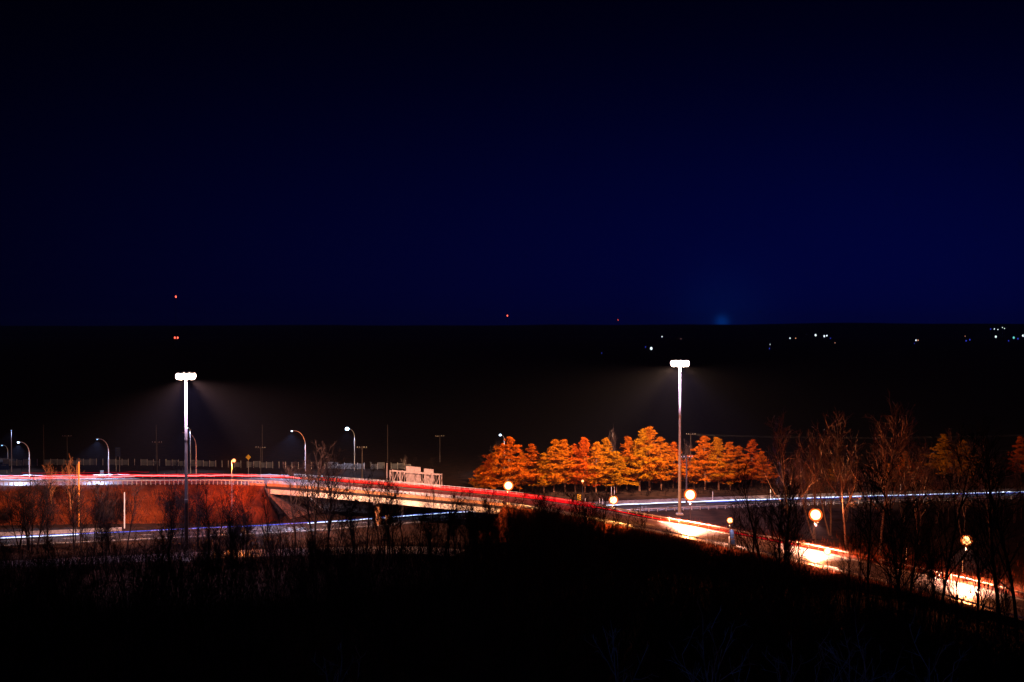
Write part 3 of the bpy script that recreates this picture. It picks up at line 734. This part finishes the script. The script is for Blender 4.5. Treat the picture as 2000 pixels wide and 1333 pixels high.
def bare_tree_meshes(seed, h, m, nb=14, stems=1, fine=1.0, lean=0.08, low=0.25):
    rnd = random.Random(seed); tr = MB(); cr = MB()
    for s in range(stems):
        d0 = Vector((rnd.uniform(-lean, lean), rnd.uniform(-lean, lean), 1)) if stems == 1 else Vector((rnd.uniform(-.3, .3), rnd.uniform(-.3, .3), 1))
        hh = h * rnd.uniform(.8, 1.0) if s else h
        base = Vector((rnd.uniform(-.3, .3), rnd.uniform(-.3, .3), -0.3)) if stems > 1 else Vector((0, 0, -0.3))
        pts, rad, _ = stick(tr, base, d0, hh * .95, 0.0085 * hh + .02, 0.025, 9, 6, rnd, 0.07, 0.04)
        for k in range(nb):
            t = low + (1 - low) * (k + rnd.random()) / nb; t = min(t, .99)
            p, d = along(pts, t); L = hh * (0.40 * (1 - t) + .13) * rnd.uniform(.7, 1.2)
            b1, r1, _ = stick(cr, p, side_dir(d, R(rnd.uniform(20, 48)), rnd), L, 0.0036 * hh * (1.15 - t) + .018, .016, 5, 4, rnd, .15, .10)
            for j in range(int(6 * fine)):
                t2 = rnd.uniform(.2, 1); p2, d2 = along(b1, t2)
                b2, r2, _ = stick(cr, p2, side_dir(d2, R(rnd.uniform(25, 55)), rnd), L * rnd.uniform(.25, .5), .028, .013, 3, 3, rnd, .2, .07)
                for i in range(int(4 * fine)):
                    p3, d3 = along(b2, rnd.uniform(.15, 1))
                    stick(cr, p3, side_dir(d3, R(rnd.uniform(20, 55)), rnd), L * rnd.uniform(.10, .24), .016, .010, 2, 3, rnd, .2, .05)
    return tr.mesh('trunk', m), cr.mesh('crown', m)
def plant_tree(name, meshes, loc, rz, sc, label, cat, group):
    g = bpy.data.objects.new(name, None); COL.objects.link(g); g.location = loc; g.rotation_euler = (0, 0, rz)
    g.scale = sc if isinstance(sc, (tuple, list)) else (sc, sc, sc)
    tag(g, label, cat, group)
    for nm, me in zip(('trunk', 'crown'), meshes):
        o = bpy.data.objects.new(nm, me); COL.objects.link(o); o.parent = g
    return g

def pine_meshes(seed, h, wid):
    rnd = random.Random(seed); tr = MB(); cr = MB()
    pts, rad, _ = stick(tr, Vector((0, 0, -.3)), Vector((rnd.uniform(-.03, .03), rnd.uniform(-.03, .03), 1)), h * .97, 0.012 * h + .06, .05, 10, 7, rnd, .02, .02)
    nbr = 62
    for k in range(nbr):
        t = 0.15 + 0.83 * ((k + rnd.random()) / nbr) ** 0.92
        p, _d = along(pts, min(t, .99))
        shape = (1 - ((t - .3) / .7)) ** 0.95 if t > .3 else 0.62 + (t - .15) * 2.4
        a = k * 2.4 + rnd.uniform(-.6, .6)
        L = max(.6, wid * max(shape, .06) * rnd.choice((.6, .85, 1.0, 1.1, 1.25)) * rnd.uniform(.85, 1.1))
        el = R(rnd.uniform(-8, 18) + 40 * max(0, t - .55) / .45)
        d = Vector((math.cos(a) * math.cos(el), math.sin(a) * math.cos(el), math.sin(el)))
        b1, _r, _e = stick(tr, p, d, L, .07 * (1.1 - t) + .02, .02, 4, 4, rnd, .09, .04)
        nc = max(4, int(L * 3.2))
        for c in range(nc):
            tt = 1.02 - .78 * rnd.random() ** 1.4; q, dd = along(b1, min(tt, 1.0))
            sp = .30 + .11 * L * (1 - abs(tt - .7))
            q = q + Vector((rnd.gauss(0, sp), rnd.gauss(0, sp), rnd.uniform(-.12, .45)))
            rad_c = rnd.uniform(.4, .8)
            for i in range(24):
                v = Vector((rnd.gauss(0, 1), rnd.gauss(0, 1), abs(rnd.gauss(0, .8)) + .05)).normalized()
                o = v.orthogonal().normalized(); o = Matrix.Rotation(rnd.uniform(0, 6.28), 3, v) @ o
                c0 = q + v * rad_c * .15 + Vector((rnd.gauss(0, .12), rnd.gauss(0, .12), rnd.gauss(0, .08)))
                w = rnd.uniform(.05, .11); n = len(cr.v)
                cr.v += [c0 - o * w, c0 + o * w, c0 + v * rad_c]; cr.f.append((n, n + 1, n + 2))
    for i in range(60):                         # leader tuft
        p = pts[-1] + Vector((rnd.gauss(0, .3), rnd.gauss(0, .3), rnd.uniform(-1.4, .2)))
        v = Vector((rnd.gauss(0, .5), rnd.gauss(0, .5), 1)).normalized(); o = v.orthogonal().normalized() * .1; n = len(cr.v)
        cr.v += [p - o, p + o, p + v * .7]; cr.f.append((n, n + 1, n + 2))
    return tr.mesh('trunk', MT['pinebark']), cr.mesh('crown', MT['needle'])
PINE_H = 20.0
pines = [pine_meshes(100 + k, PINE_H, w) for k, w in enumerate((6.6, 7.6, 5.6, 6.4, 8.2))]
ORD = ['first', 'second', 'third', 'fourth', 'fifth', 'sixth', 'seventh', 'eighth', 'ninth', 'tenth', 'eleventh', 'twelfth', 'thirteenth', 'fourteenth', 'fifteenth', 'sixteenth', 'seventeenth', 'eighteenth', 'nineteenth', 'twentieth']
rp = random.Random(12)
def pine_row(tops, D0, jit, text, grp):
    for i, (px, py) in enumerate(tops):
        D = D0(px) + rp.uniform(0, jit); t = at_depth(px, py, D); h = t.z
        s = h / PINE_H
        plant_tree('pine_tree', pines[rp.randrange(5)], (t.x, D, 0), rp.uniform(0, 6.28), (s * rp.uniform(1.0, 1.28), s * rp.uniform(1.0, 1.28), s), text % ORD[i], 'pine tree', grp)
left_row = [(938, 912), (952, 886), (968, 868), (991, 851), (1015, 882), (1040, 866), (1062, 884), (1082, 856), (1104, 857), (1124, 866), (1143, 853), (1164, 861), (1184, 853), (1204, 880), (1224, 851), (1249, 836), (1269, 831), (1292, 852), (1315, 862)]
right_row = [(1356, 893), (1378, 850), (1404, 853), (1427, 862), (1443, 870), (1468, 857), (1489, 880)]
dback = lambda px: 344 + (px - 940) * 0.028
pine_row(left_row, dback, 9, 'orange-lit pine left of the right mast, %s from the left end of its row', 'orange-lit pines left of the mast')
pine_row(right_row, dback, 8, 'orange-lit pine right of the right mast, %s from the mast', 'orange-lit pines right of the mast')
pine_row([(1640, 893), (1738, 905), (1768, 880), (1792, 905), (1845, 847), (1881, 858), (1992, 851)], lambda px: 364 + (px - 1640) * .03, 8, 'dim brown pine among the bare trees on the far right, %s from the left', 'dim pines on the far right')

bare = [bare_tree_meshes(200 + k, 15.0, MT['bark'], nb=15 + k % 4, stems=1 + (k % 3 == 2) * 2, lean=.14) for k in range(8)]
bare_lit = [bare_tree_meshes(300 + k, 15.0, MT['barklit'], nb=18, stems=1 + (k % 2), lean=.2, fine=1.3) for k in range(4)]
bare_orange = [bare_tree_meshes(340 + k, 15.0, MT['barkorange'], nb=9, stems=4, fine=.8, low=.2) for k in range(2)]
bare_pale = [bare_tree_meshes(360 + k, 15.0, MT['birch'], nb=8, stems=1, fine=.6, lean=.05, low=.5) for k in range(2)]
rt = random.Random(21)
def tree_to(px, py_top, D, meshes, label, group, name='bare_tree', bz=0.0, wide=1.0, cat='tree'):
    t = at_depth(px, py_top, D); h = t.z - bz; s = h / 15.0
    return plant_tree(name, meshes, (t.x, D, bz), rt.uniform(0, 6.28), (s * wide, s * wide, s), label, cat, group)

LM = [(60, 'the left edge'), (150, 'the orange shrubs'), (235, 'the blue billboard'), (300, 'the short pale pole'), (375, 'the left mast'), (440, 'the tree by the left mast'), (500, 'the warm bracket lamp'), (565, 'the left bridge end'),
      (650, 'the tall tree at the bridge end'), (725, 'the brown utility pole'), (775, 'the left half of the gantry'), (850, 'the right half of the gantry'), (930, 'the bridge\'s right end'), (1000, 'the leftmost pines'), (1075, 'the end of the red band'), (1150, 'the striped hazard board'),
      (1230, 'the orange lamp'), (1300, 'the largest pool of light'), (1370, 'the right mast'), (1440, 'the blue box'), (1520, 'the forked tree by the box'), (1600, 'the middle bright lamp'), (1690, 'the middle pool of light'), (1790, 'the gap between the right pools'), (1880, 'the isolated right lamp'), (1960, 'the rightmost pool of light'), (9999, 'the right edge')]
PENDING = []
def later(o, px, D, k, text): PENDING.append((o, px, D, k, text))
def settle():
    sets = {}
    for o, px, D, k, text in PENDING:
        z = next(n for lim, n in LM if px < lim); sets.setdefault(text % z, []).append((px, o))
    for lab, mem in sets.items():
        mem.sort(key=lambda q: q[0])
        for i, (px, o) in enumerate(mem):
            o['label'] = lab if len(mem) == 1 else lab + ', ' + ORD[i] + ' from left'
# notable single trees
tree_to(612, 868, 262, bare[2], 'tall dark multi-stemmed tree in front of the left bridge end', None)
tree_to(578, 905, 266, bare[0], 'dark single-trunk tree left of the tall multi-stemmed one at the bridge end', None)
tree_to(640, 885, 258, bare[5], 'dark many-stemmed tree right of the tall one at the left bridge end', None)
tree_to(722, 935, 263, bare[1], 'slender dark tree crossing the bridge below the brown utility pole', None)
tree_to(742, 928, 258, bare[3], 'slender dark tree crossing the bridge girder left of the sign gantry', None)
tree_to(790, 932, 262, bare[4], 'slender dark tree crossing the sign gantry', None)
tree_to(840, 962, 262, bare[6], 'slender dark tree below the right truss of the sign gantry', None)
tree_to(1003, 965, 258, bare[2], 'forked dark tree right of the red band below the leftmost pines', None, wide=.8)
tree_to(1155, 965, 248, bare[5], 'dark clumped tree in front of the ramp between chevron sign and orange lamp', None, wide=.8)
tree_to(55, 955, 262, bare[5], 'wide dark tree at the left edge before the red embankment', None, wide=1.5)
tree_to(366, 960, 262, bare[3], 'dark tree at the foot of the left high mast', None)
tree_to(330, 968, 258, bare[0], 'thin dark tree left of the left mast before the embankment', None, wide=.7)
tree_to(475, 950, 262, bare[6], 'dark tree right of the warm bracket lamp', None)
tree_to(100, 902, 300, bare_orange[0], 'small orange-lit shrub on the bank, left one of two', None, 'orange_shrub', 5.0, .8, 'shrub')
tree_to(138, 888, 299, bare_orange[1], 'larger orange-lit shrub on the bank beside the orange pole', None, 'orange_shrub', 3.5, .8, 'shrub')
tree_to(800, 893, 336, bare_lit[1], 'rounded bare tree standing behind the sign gantry', None, bz=0, wide=.7)
tree_to(962, 862, 360, bare[1], 'bare dark tree left of the leftmost pines', None)
tree_to(1198, 842, 362, bare_lit[0], 'bare tree rising between pines left of the tallest pair', None, wide=.5)
tree_to(1345, 862, 366, bare_lit[3], 'bare tree in the gap of the pine row behind the mast', None, wide=.5)
for (px, py, D, k, wd, lb) in ((1545, 822, 268, 0, 1.0, 'leftmost tall bare tree with glinting twigs right of the pines'), (1590, 835, 276, 1, .9, 'bare tree with glinting twigs above the middle bright lamp'),
        (1655, 812, 262, 2, 1.0, 'tall slanting bare tree right of the middle bright lamp'), (1625, 850, 280, 3, .9, 'bare tree in front of the dim pine right of the middle lamp'),
        (1720, 795, 258, 0, 1.0, 'tallest spreading bare tree on the right side'), (1745, 835, 270, 2, .9, 'bare reddish tree right of the tallest spreading one'),
        (1800, 820, 262, 1, .8, 'slim tall bare tree left of the pair of dim pines'), (1885, 850, 268, 3, .8, 'bare tree with pale trunk above the isolated right lamp'),
        (1940, 865, 262, 2, .9, 'bare tree right of the pair of dim pines')):
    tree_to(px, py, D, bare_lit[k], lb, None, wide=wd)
for (px, py, D, k, lb) in ((1495, 905, 216, 3, 'dark leaning tree in front of the ramp right of the blue box'), (1530, 930, 212, 5, 'dark many-stemmed tree between the small reddish lamp and the middle lamp'), (1462, 960, 222, 0, 'dark branching tree right next to the blue box'),
        (1700, 880, 196, 4, 'dark tree between the middle and the rightmost pool of light'), (1830, 860, 190, 1, 'dark tree left of the rightmost pool of light'), (1765, 900, 192, 2, 'dark multi-stemmed tree over the ramp between the two right pools'),
        (1905, 1010, 172, 6, 'dark tree whose stems cross the rightmost pool of light'), (1955, 830, 190, 7, 'tall dark tree at the right edge'), (1990, 850, 186, 3, 'slanting dark tree at the extreme right edge'), (1870, 1040, 176, 0, 'thin dark tree left across the rightmost pool of light')):
    tree_to(px, py, D, bare[k], lb, None)

for i, (px, py) in enumerate(((905, 950), (948, 956), (975, 975), (1012, 960), (1058, 962), (1083, 968), (1128, 975), (1148, 948), (1168, 952), (1216, 985), (1240, 1000), (1262, 985), (1305, 1030), (1350, 1050), (1452, 975), (1476, 1000))):
    d = ramp.find(px, 13.0); p = ramp.at(d, 13.0); bz = max(0, p.z - 3.5)
    k = (0, 2, 1, 3, 5, 4, 6, 0)[i % 8]; wd = rt.uniform(.75, 1.3)
    t = at_depth(px, py, p.y); h = (t.z - bz) / 15
    o = plant_tree('bare_tree', bare[k], (p.x, p.y, bz), rt.uniform(0, 6.28), (h * wd, h * wd, h), None, 'tree', 'bare trees on the near slope of the ramp')
    later(o, px, p.y, k, 'black tree on ramp slope below %s')
# the mass of bare trees between the camera's hill and the roads
TOP = [(0, 1025), (200, 1030), (330, 1020), (420, 1022), (560, 1020), (700, 1020), (800, 1010), (880, 985), (960, 970), (1060, 975), (1130, 985), (1220, 1035), (1320, 1078), (1420, 1085), (1500, 1075), (1560, 1115), (1640, 1128), (1700, 1110), (1800, 1150), (1900, 1200), (2000, 1235)]
DMX = [(0, 232), (300, 240), (500, 250), (700, 262), (950, 264), (1100, 256), (1300, 240), (1500, 222), (1700, 202), (1850, 186), (2000, 168)]
cnt = 0; tries = 0
while cnt < 150 and tries < 5000:
    tries += 1
    px = rt.uniform(-200, 2200); dm = lerp_tab(DMX, px); D = rt.uniform(0.52, 1.0) ** 0.8 * dm
    py = lerp_tab(TOP, px) + abs(rt.gauss(0, 28)) - 22 + (dm - D) * 0.75
    t = at_depth(px, py, D)
    if t.z < 3.5 or t.z > 23: continue
    sl = min((slip.at(d) - Vector((t.x, D, 0))).length for d in range(0, int(slip.s[-1]), 6))
    if sl < 6.0: continue
    k = rt.randrange(8)
    o = plant_tree('bare_tree', bare[k], (t.x, D, 0), rt.uniform(0, 6.28), (t.z / 15 * rt.uniform(.8, 1.15), t.z / 15 * rt.uniform(.8, 1.15), t.z / 15), None, 'tree', 'bare trees of the dark thicket'); cnt += 1
    later(o, px, D, k, ('tall ' if t.z > 10.5 else 'low ') + 'dark ' + ('many-stemmed' if k % 3 == 2 else 'single-stemmed') + ' tree ' + ('rear-thicket' if D > .87 * dm else 'mid-thicket' if D > .72 * dm else 'fore-thicket') + ' below %s')
for i in range(128):
    if i < 62: px = rt.uniform(-20, 570); D = rt.uniform(243, 266); py = rt.uniform(930, 1012)
    elif i < 100: px = rt.uniform(640, 1240); D = rt.uniform(238, 256); py = rt.uniform(935, 1000) if px < 880 else rt.uniform(955, 1004)
    elif i < 107: px = rt.uniform(1420, 1570); D = rt.uniform(203, 224); py = rt.uniform(930, 1050)
    elif i < 122: px = rt.uniform(1640, 1868); D = rt.uniform(180, 202); py = rt.uniform(1000, 1100)
    else: px = rt.uniform(1915, 2030); D = rt.uniform(158, 178); py = rt.uniform(1050, 1130)
    t = at_depth(px, py, D)
    if min((slip.at(d) - Vector((t.x, D, 0))).length for d in range(0, int(slip.s[-1]), 4)) < 5.5: continue
    if min((high.at(d) - Vector((t.x, D, 0))).length for d in range(100, 460, 4)) < 9.5: continue
    if min((ramp.at(d) - Vector((t.x, D, ramp.at(d).z))).length for d in range(100, int(ENDX), 4)) < 9.0: continue
    k = rt.randrange(8) if i < 100 else (0, 1, 3, 4, 6)[i % 5]
    wd = rt.uniform(.8, 1.2) if i < 100 else .65
    o = plant_tree('bare_tree', bare[k], (t.x, D, 0), rt.uniform(0, 6.28), (t.z / 15 * wd, t.z / 15 * wd, t.z / 15), None, 'tree', 'bare trees before the lit bank and ramp')
    later(o, px, D, k, 'black ' + ('many-stemmed' if k % 3 == 2 else 'single-stemmed') + ' silhouette tree below %s')
for i, px in enumerate((1455, 1520, 1580, 1670, 1840, 1230, 1330, 640, 1740)):
    D = rt.uniform(98, 120); t = at_depth(px, 1215 + rt.uniform(0, 40), D)
    o = plant_tree('pale_tree', bare_pale[i % 2], (t.x, D, 0), rt.uniform(0, 6.28), (t.z / 15, t.z / 15, t.z / 15), None, 'tree', 'pale trunks at the bottom')
    later(o, px, D, 0, 'pale bluish slender tree below %s')
# trees behind the ramp's right part and along the far fence
for i in range(26):
    px = rt.uniform(1510, 2040); D = rt.uniform(296, 316); t = at_depth(px, rt.uniform(880, 945), D)
    dd = min((ramp.at(d) - Vector((t.x, D, ramp.at(d).z))).length for d in range(0, int(ENDX), 5))
    if dd < 14: continue
    o = plant_tree('bare_tree', bare_lit[rt.randrange(4)], (t.x, D, 0), rt.uniform(0, 6.28), (t.z / 15 * .7, t.z / 15 * .7, t.z / 15), None, 'tree', 'bare trees of the right grove')
    later(o, px, D, 0, 'thin reddish grove tree over %s')
for i in range(34):
    px = rt.uniform(0, 920); D = rt.uniform(372, 404); t = at_depth(px, rt.uniform(890, 918), D)
    o = plant_tree('bare_tree', bare[rt.randrange(8)], (t.x, D, 0), rt.uniform(0, 6.28), (t.z / 15 * 1.3, t.z / 15 * 1.3, t.z / 15), None, 'tree', 'low trees by the fence')
    later(o, px, D, 0, 'low bare tree by fence near %s')

settle()
# brushwood (uncountable) and roadside grass
def stems_stuff(name, pts, m, hmin, hmax, rad, rnd):
    mb = MB()
    for p in pts:
        h = rnd.uniform(hmin, hmax)
        for s in range(2):
            q = p + Vector((rnd.gauss(0, .25), rnd.gauss(0, .25), -.1)); d = Vector((rnd.gauss(0, .30), rnd.gauss(0, .30), 1))
            e = q + d * h * .55; e2 = e + (d + Vector((rnd.gauss(0, .14), rnd.gauss(0, .14), .1))) * h * .45
            mb.tube([q, e, e2], [rad, rad * .7, rad * .35], 3, cap=False)
            for k in range(5):
                f = (q.lerp(e, rnd.uniform(.4, 1)) if k % 2 else e.lerp(e2, rnd.uniform(0, .9))); mb.tube([f, f + Vector((rnd.gauss(0, .6), rnd.gauss(0, .6), .6)) * h * .25], [rad * .4, rad * .25], 3, cap=False)
    return mb
rs = random.Random(5); P = []
while len(P) < 7200:
    px = rs.uniform(-260, 2260); dm = lerp_tab(DMX, px) + 6; D = dm * (1 - abs(rs.gauss(0, .16)))
    if D < 110: continue
    p = Vector(((px - 1000) / FPX * D, D, 0))
    if any((slip.at(d) - p).length < 5.5 for d in range(0, int(slip.s[-1]), 9)): continue
    P.append(p)
ub = stems_stuff('undergrowth', P, MT['brush'], 1.5, 8.5, .05, rs)
d0, d1 = B1 + 6, ramp.find(1660, 9)
for k in range(2600):                            # brush on the near slope of the right ramp, no taller than the road edge
    d = rs.uniform(d0, d1); q = rs.uniform(.4, 9.5); z0 = ramp.at(d).z; p = ramp.at(d, 8.6 + q); p.z = max(0, z0 - q / 1.36 - .1)
    h = z0 - p.z + rs.uniform(-.5, 1.0)
    if h < .5: continue
    sub = stems_stuff('undergrowth', [p], MT['brush'], h * .8, h, .05, rs); n0 = len(ub.v); ub.v += sub.v; ub.f += [[i + n0 for i in fc] for fc in sub.f]
tag(ub.build('undergrowth', MT['brush']), 'dense dark leafless undergrowth filling the lower part of the view', 'undergrowth', kind='stuff')
P = []
for k in range(2400):                            # scrub along the foot of the left bank
    d = rs.uniform(ramp.find(-40, 20), B0 - 2); z = ramp.at(d).z
    f = abs(rs.gauss(0, .30)) % 1.0; o = 8.6 + 1.3 * z * (1 - f); p = ramp.at(d, o); p.z = max(0, z * f * .95)
    P.append(p)
Q = [p.copy() for p in P if mnoise.noise(p * .09) > .12]; P = [p for p in P if mnoise.noise(p * .09) <= .12]
tag(stems_stuff('dark_scrub', Q, MT['brush'], 1.2, 3.6, .04, rs).build('dark_scrub', MT['brush']), 'dark leafless scrub in clumps on the left embankment', 'scrub', kind='stuff')
tag(stems_stuff('bank_scrub', P, MT['redgrass'], .8, 2.6, .045, rs).build('bank_scrub', MT['redgrass']), 'reddish dry scrub on the lower slope of the left embankment', 'scrub', kind='stuff')
P = []
while len(P) < 900:
    px = rs.uniform(920, 2040); P.append(at_depth(px, 960, dback(px) - 4 + rs.uniform(-5, 26))); P[-1].z = 0
tag(stems_stuff('pine_scrub', P, MT['brush'], .8, 3.2, .06, rs).build('pine_scrub', MT['brush']), 'dark brush under the pines along the highway', 'brush', kind='stuff')
mb = MB()
def blades(p, n, h, rnd, spread=.5):
    for i in range(n):
        q = p + Vector((rnd.gauss(0, spread), rnd.gauss(0, spread), -.05)); a = rnd.uniform(0, 6.28); w = Vector((math.cos(a), math.sin(a), 0)) * rnd.uniform(.02, .05)
        t = q + Vector((rnd.gauss(0, .22), rnd.gauss(0, .22), 1)) * h * rnd.uniform(.5, 1.2); n0 = len(mb.v)
        mb.v += [q - w, q + w, t]; mb.f.append((n0, n0 + 1, n0 + 2))
for k in range(5200):
    d = rs.uniform(B1 + 1, ENDX - 20); o = -8.3 - abs(rs.gauss(0, 9.0)); p = ramp.at(d, o); z = p.z
    p.z = max(0, z - .1 - max(0, -o - 9.0) / far_k(d)); blades(p, 6, rs.uniform(.5, 1.4), rs)
for k in range(1500):
    d = rs.uniform(B1 + 1, ENDX - 20); o = 8.2 + abs(rs.gauss(0, 2.5)); p = ramp.at(d, o); z = p.z
    p.z = max(0, z - .1 - max(0, o - 8.4) / 1.36); blades(p, 6, rs.uniform(.4, 1.1), rs)
for k in range(2600):
    d = rs.uniform(ramp.find(-40, 8), B0 - 1); z = ramp.at(d).z; f = rs.random(); o = 8.6 + 1.36 * z * f; p = ramp.at(d, o); p.z = z * (1 - f) - .1; blades(p, 5, rs.uniform(.3, .9), rs)
tag(mb.build('roadside_grass', MT['grass']), 'dry reddish grass on the verges and slopes of the raised road', 'grass', kind='stuff')

# ------------------------------------------------------------------ far lights on the plain and towers
def far_light(px, py, m, r_px, label, D=None, name='far_lamp', grp='far lights on the dark plain'):
    if D is None: D = min(4600, 60 * FPX / max(14, (py - 635) ) * 0.78)
    t = at_depth(px, py, D); r = r_px / FPX * D
    g = thing(name, (t.x, D, min(0, t.z - 6)), label, 'distant light', grp)
    MB().tube([(t.x, D + r, g.location.z), (t.x, D + r, t.z + r)], r * .18 + .05, 5).build('pole', MT['darksteel'], g)
    MB().ball(t, r, r, r * 1.25, 8, 6).build('lamp', MT[m], g, smooth=True)
far = [(1272, 681, 'far_white', 3.4, 'brightest white far light left of and above the right mast'), (1261, 678, 'far_blue', 1.4, 'tiny blue far light just left of the brightest white one'), (1293, 658, 'far_white', 1.5, 'small white far light above right of the brightest white one'),
       (1330, 662, 'far_amber', .9, 'faint far light straight above the right mast'), (1175, 690, 'far_blue', 1.2, 'lone faint blue far light left of the right mast'), (1504, 673, 'far_white', 1.0, 'faint white far light over a blue one, midway along the right plain'), (1503, 681, 'far_blue', 1.4, 'blue far light under a faint white one on the right plain'),
       (1543, 661, 'far_white', 1.6, 'white far light left of a small amber one'), (1554, 661, 'far_amber', 1.4, 'small amber far light beside a white one'), (1593, 655, 'far_white', 2.6, 'strong white far light, left of the twin'), (1610, 657, 'far_white', 2.4, 'twin white far light, left half of the twin'), (1615, 656, 'far_white', 2.0, 'twin white far light, right half of the twin'),
       (1622, 661, 'far_blue', 1.3, 'blue far light just right of the twin'), (1631, 670, 'far_amber', 1.0, 'small amber far light below right of the twin'), (1789, 665, 'far_white', 1.9, 'white half of the white and amber pair'), (1793, 665, 'far_amber', 1.7, 'amber half of the white and amber pair'), (1786, 671, 'far_blue', 1.0, 'faint blue far light below the white and amber pair'),
       (1885, 657, 'far_amber', 1.0, 'faint amber far light above the blue bar of lights'), (1887, 666, 'far_blue', 1.8, 'left blue light of the low blue bar'), (1894, 664, 'far_blue', 1.8, 'right blue light of the low blue bar'), (1945, 658, 'far_white', 2.6, 'white slanted far light near the right edge'), (1980, 660, 'far_teal', 2.6, 'greenish far light near the right edge'),
       (1988, 662, 'far_blue', 1.9, 'bluish far light right of the greenish one'), (1970, 666, 'far_blue', 1.5, 'low blue far light left of the greenish one'), (1998, 656, 'far_white', 2.6, 'white far light cut by the right edge'),
       (1935, 643, 'far_blue', 1.6, 'leftmost light of the high hillside cluster at the right'), (1942, 643, 'far_white', 1.4, 'second light of the high hillside cluster at the right'), (1949, 644, 'far_white', 1.2, 'third light of the high hillside cluster at the right'), (1958, 640, 'far_white', 1.1, 'topmost light of the high hillside cluster at the right'), (1962, 642, 'far_white', 1.1, 'rightmost light of the high hillside cluster at the right')]
for px, py, m, r, lb in far: far_light(px, py, m, r * 0.68, lb)
def radio_tower(px, pys, D, label, r_px):
    t = at_depth(px, pys[0][1], D); base = Vector((t.x, D, 0)); g = thing('radio_tower', base, label, 'radio tower', 'radio towers with red beacons')
    H = t.z; lat = MB(); w = 1.0
    legs = [Vector((w * math.cos(a), w * math.sin(a), 0)) for a in (0.5, 2.6, 4.7)]
    for l in legs: lat.tube([base + l, base + l * .6 + Vector((0, 0, H))], .10, 4)
    n = 24
    for k in range(n):
        for i in range(3):
            z0, z1 = H * k / n, H * (k + 1) / n; lat.tube([base + legs[i] * (1 - .4 * k / n) + Vector((0, 0, z0)), base + legs[(i + 1) % 3] * (1 - .4 * (k + 1) / n) + Vector((0, 0, z1))], .05, 3)
    lat.build('lattice_mast', MT['darksteel'], g)
    for (bx, by) in pys:
        p = at_depth(bx, by, D); r = r_px / FPX * D; MB().ball(p, r * .7, r * .7, r, 8, 6).build('beacon', MT['lens_red'], g, smooth=True)
radio_tower(343.5, [(343.5, 580), (341.5, 660), (347, 660)], 2400, 'unlit lattice tower with red beacons above the left mast', 2.2)
radio_tower(991, [(991, 617)], 2600, 'far tower with a single red beacon above the middle of the horizon', 1.7)
radio_tower(1207, [(1207, 625.5)], 3000, 'far tower with a faint beacon on the horizon left of the right mast', 0.8)

# ------------------------------------------------------------------ thin night haze
hz = MB().box((0, 3950, 64), (18400, 10500, 131)).build('haze', None or MT['ground'])
hm_ = bpy.data.materials.new('night_haze'); hm_.use_nodes = True; nt = hm_.node_tree; nt.nodes.clear()
pv = nt.nodes.new('ShaderNodeVolumePrincipled'); pv.inputs['Color'].default_value = (0.58, 0.64, 1.0, 1); pv.inputs['Density'].default_value = 0.000042; pv.inputs['Anisotropy'].default_value = 0.0
om = nt.nodes.new('ShaderNodeOutputMaterial'); nt.links.new(pv.outputs[0], om.inputs['Volume'])
hz.data.materials.clear(); hz.data.materials.append(hm_)
hm_.cycles.volume_sampling = 'EQUIANGULAR'; hm_.cycles.homogeneous_volume = True
tag(hz, 'thin night haze over the whole plain', 'haze', kind='stuff')
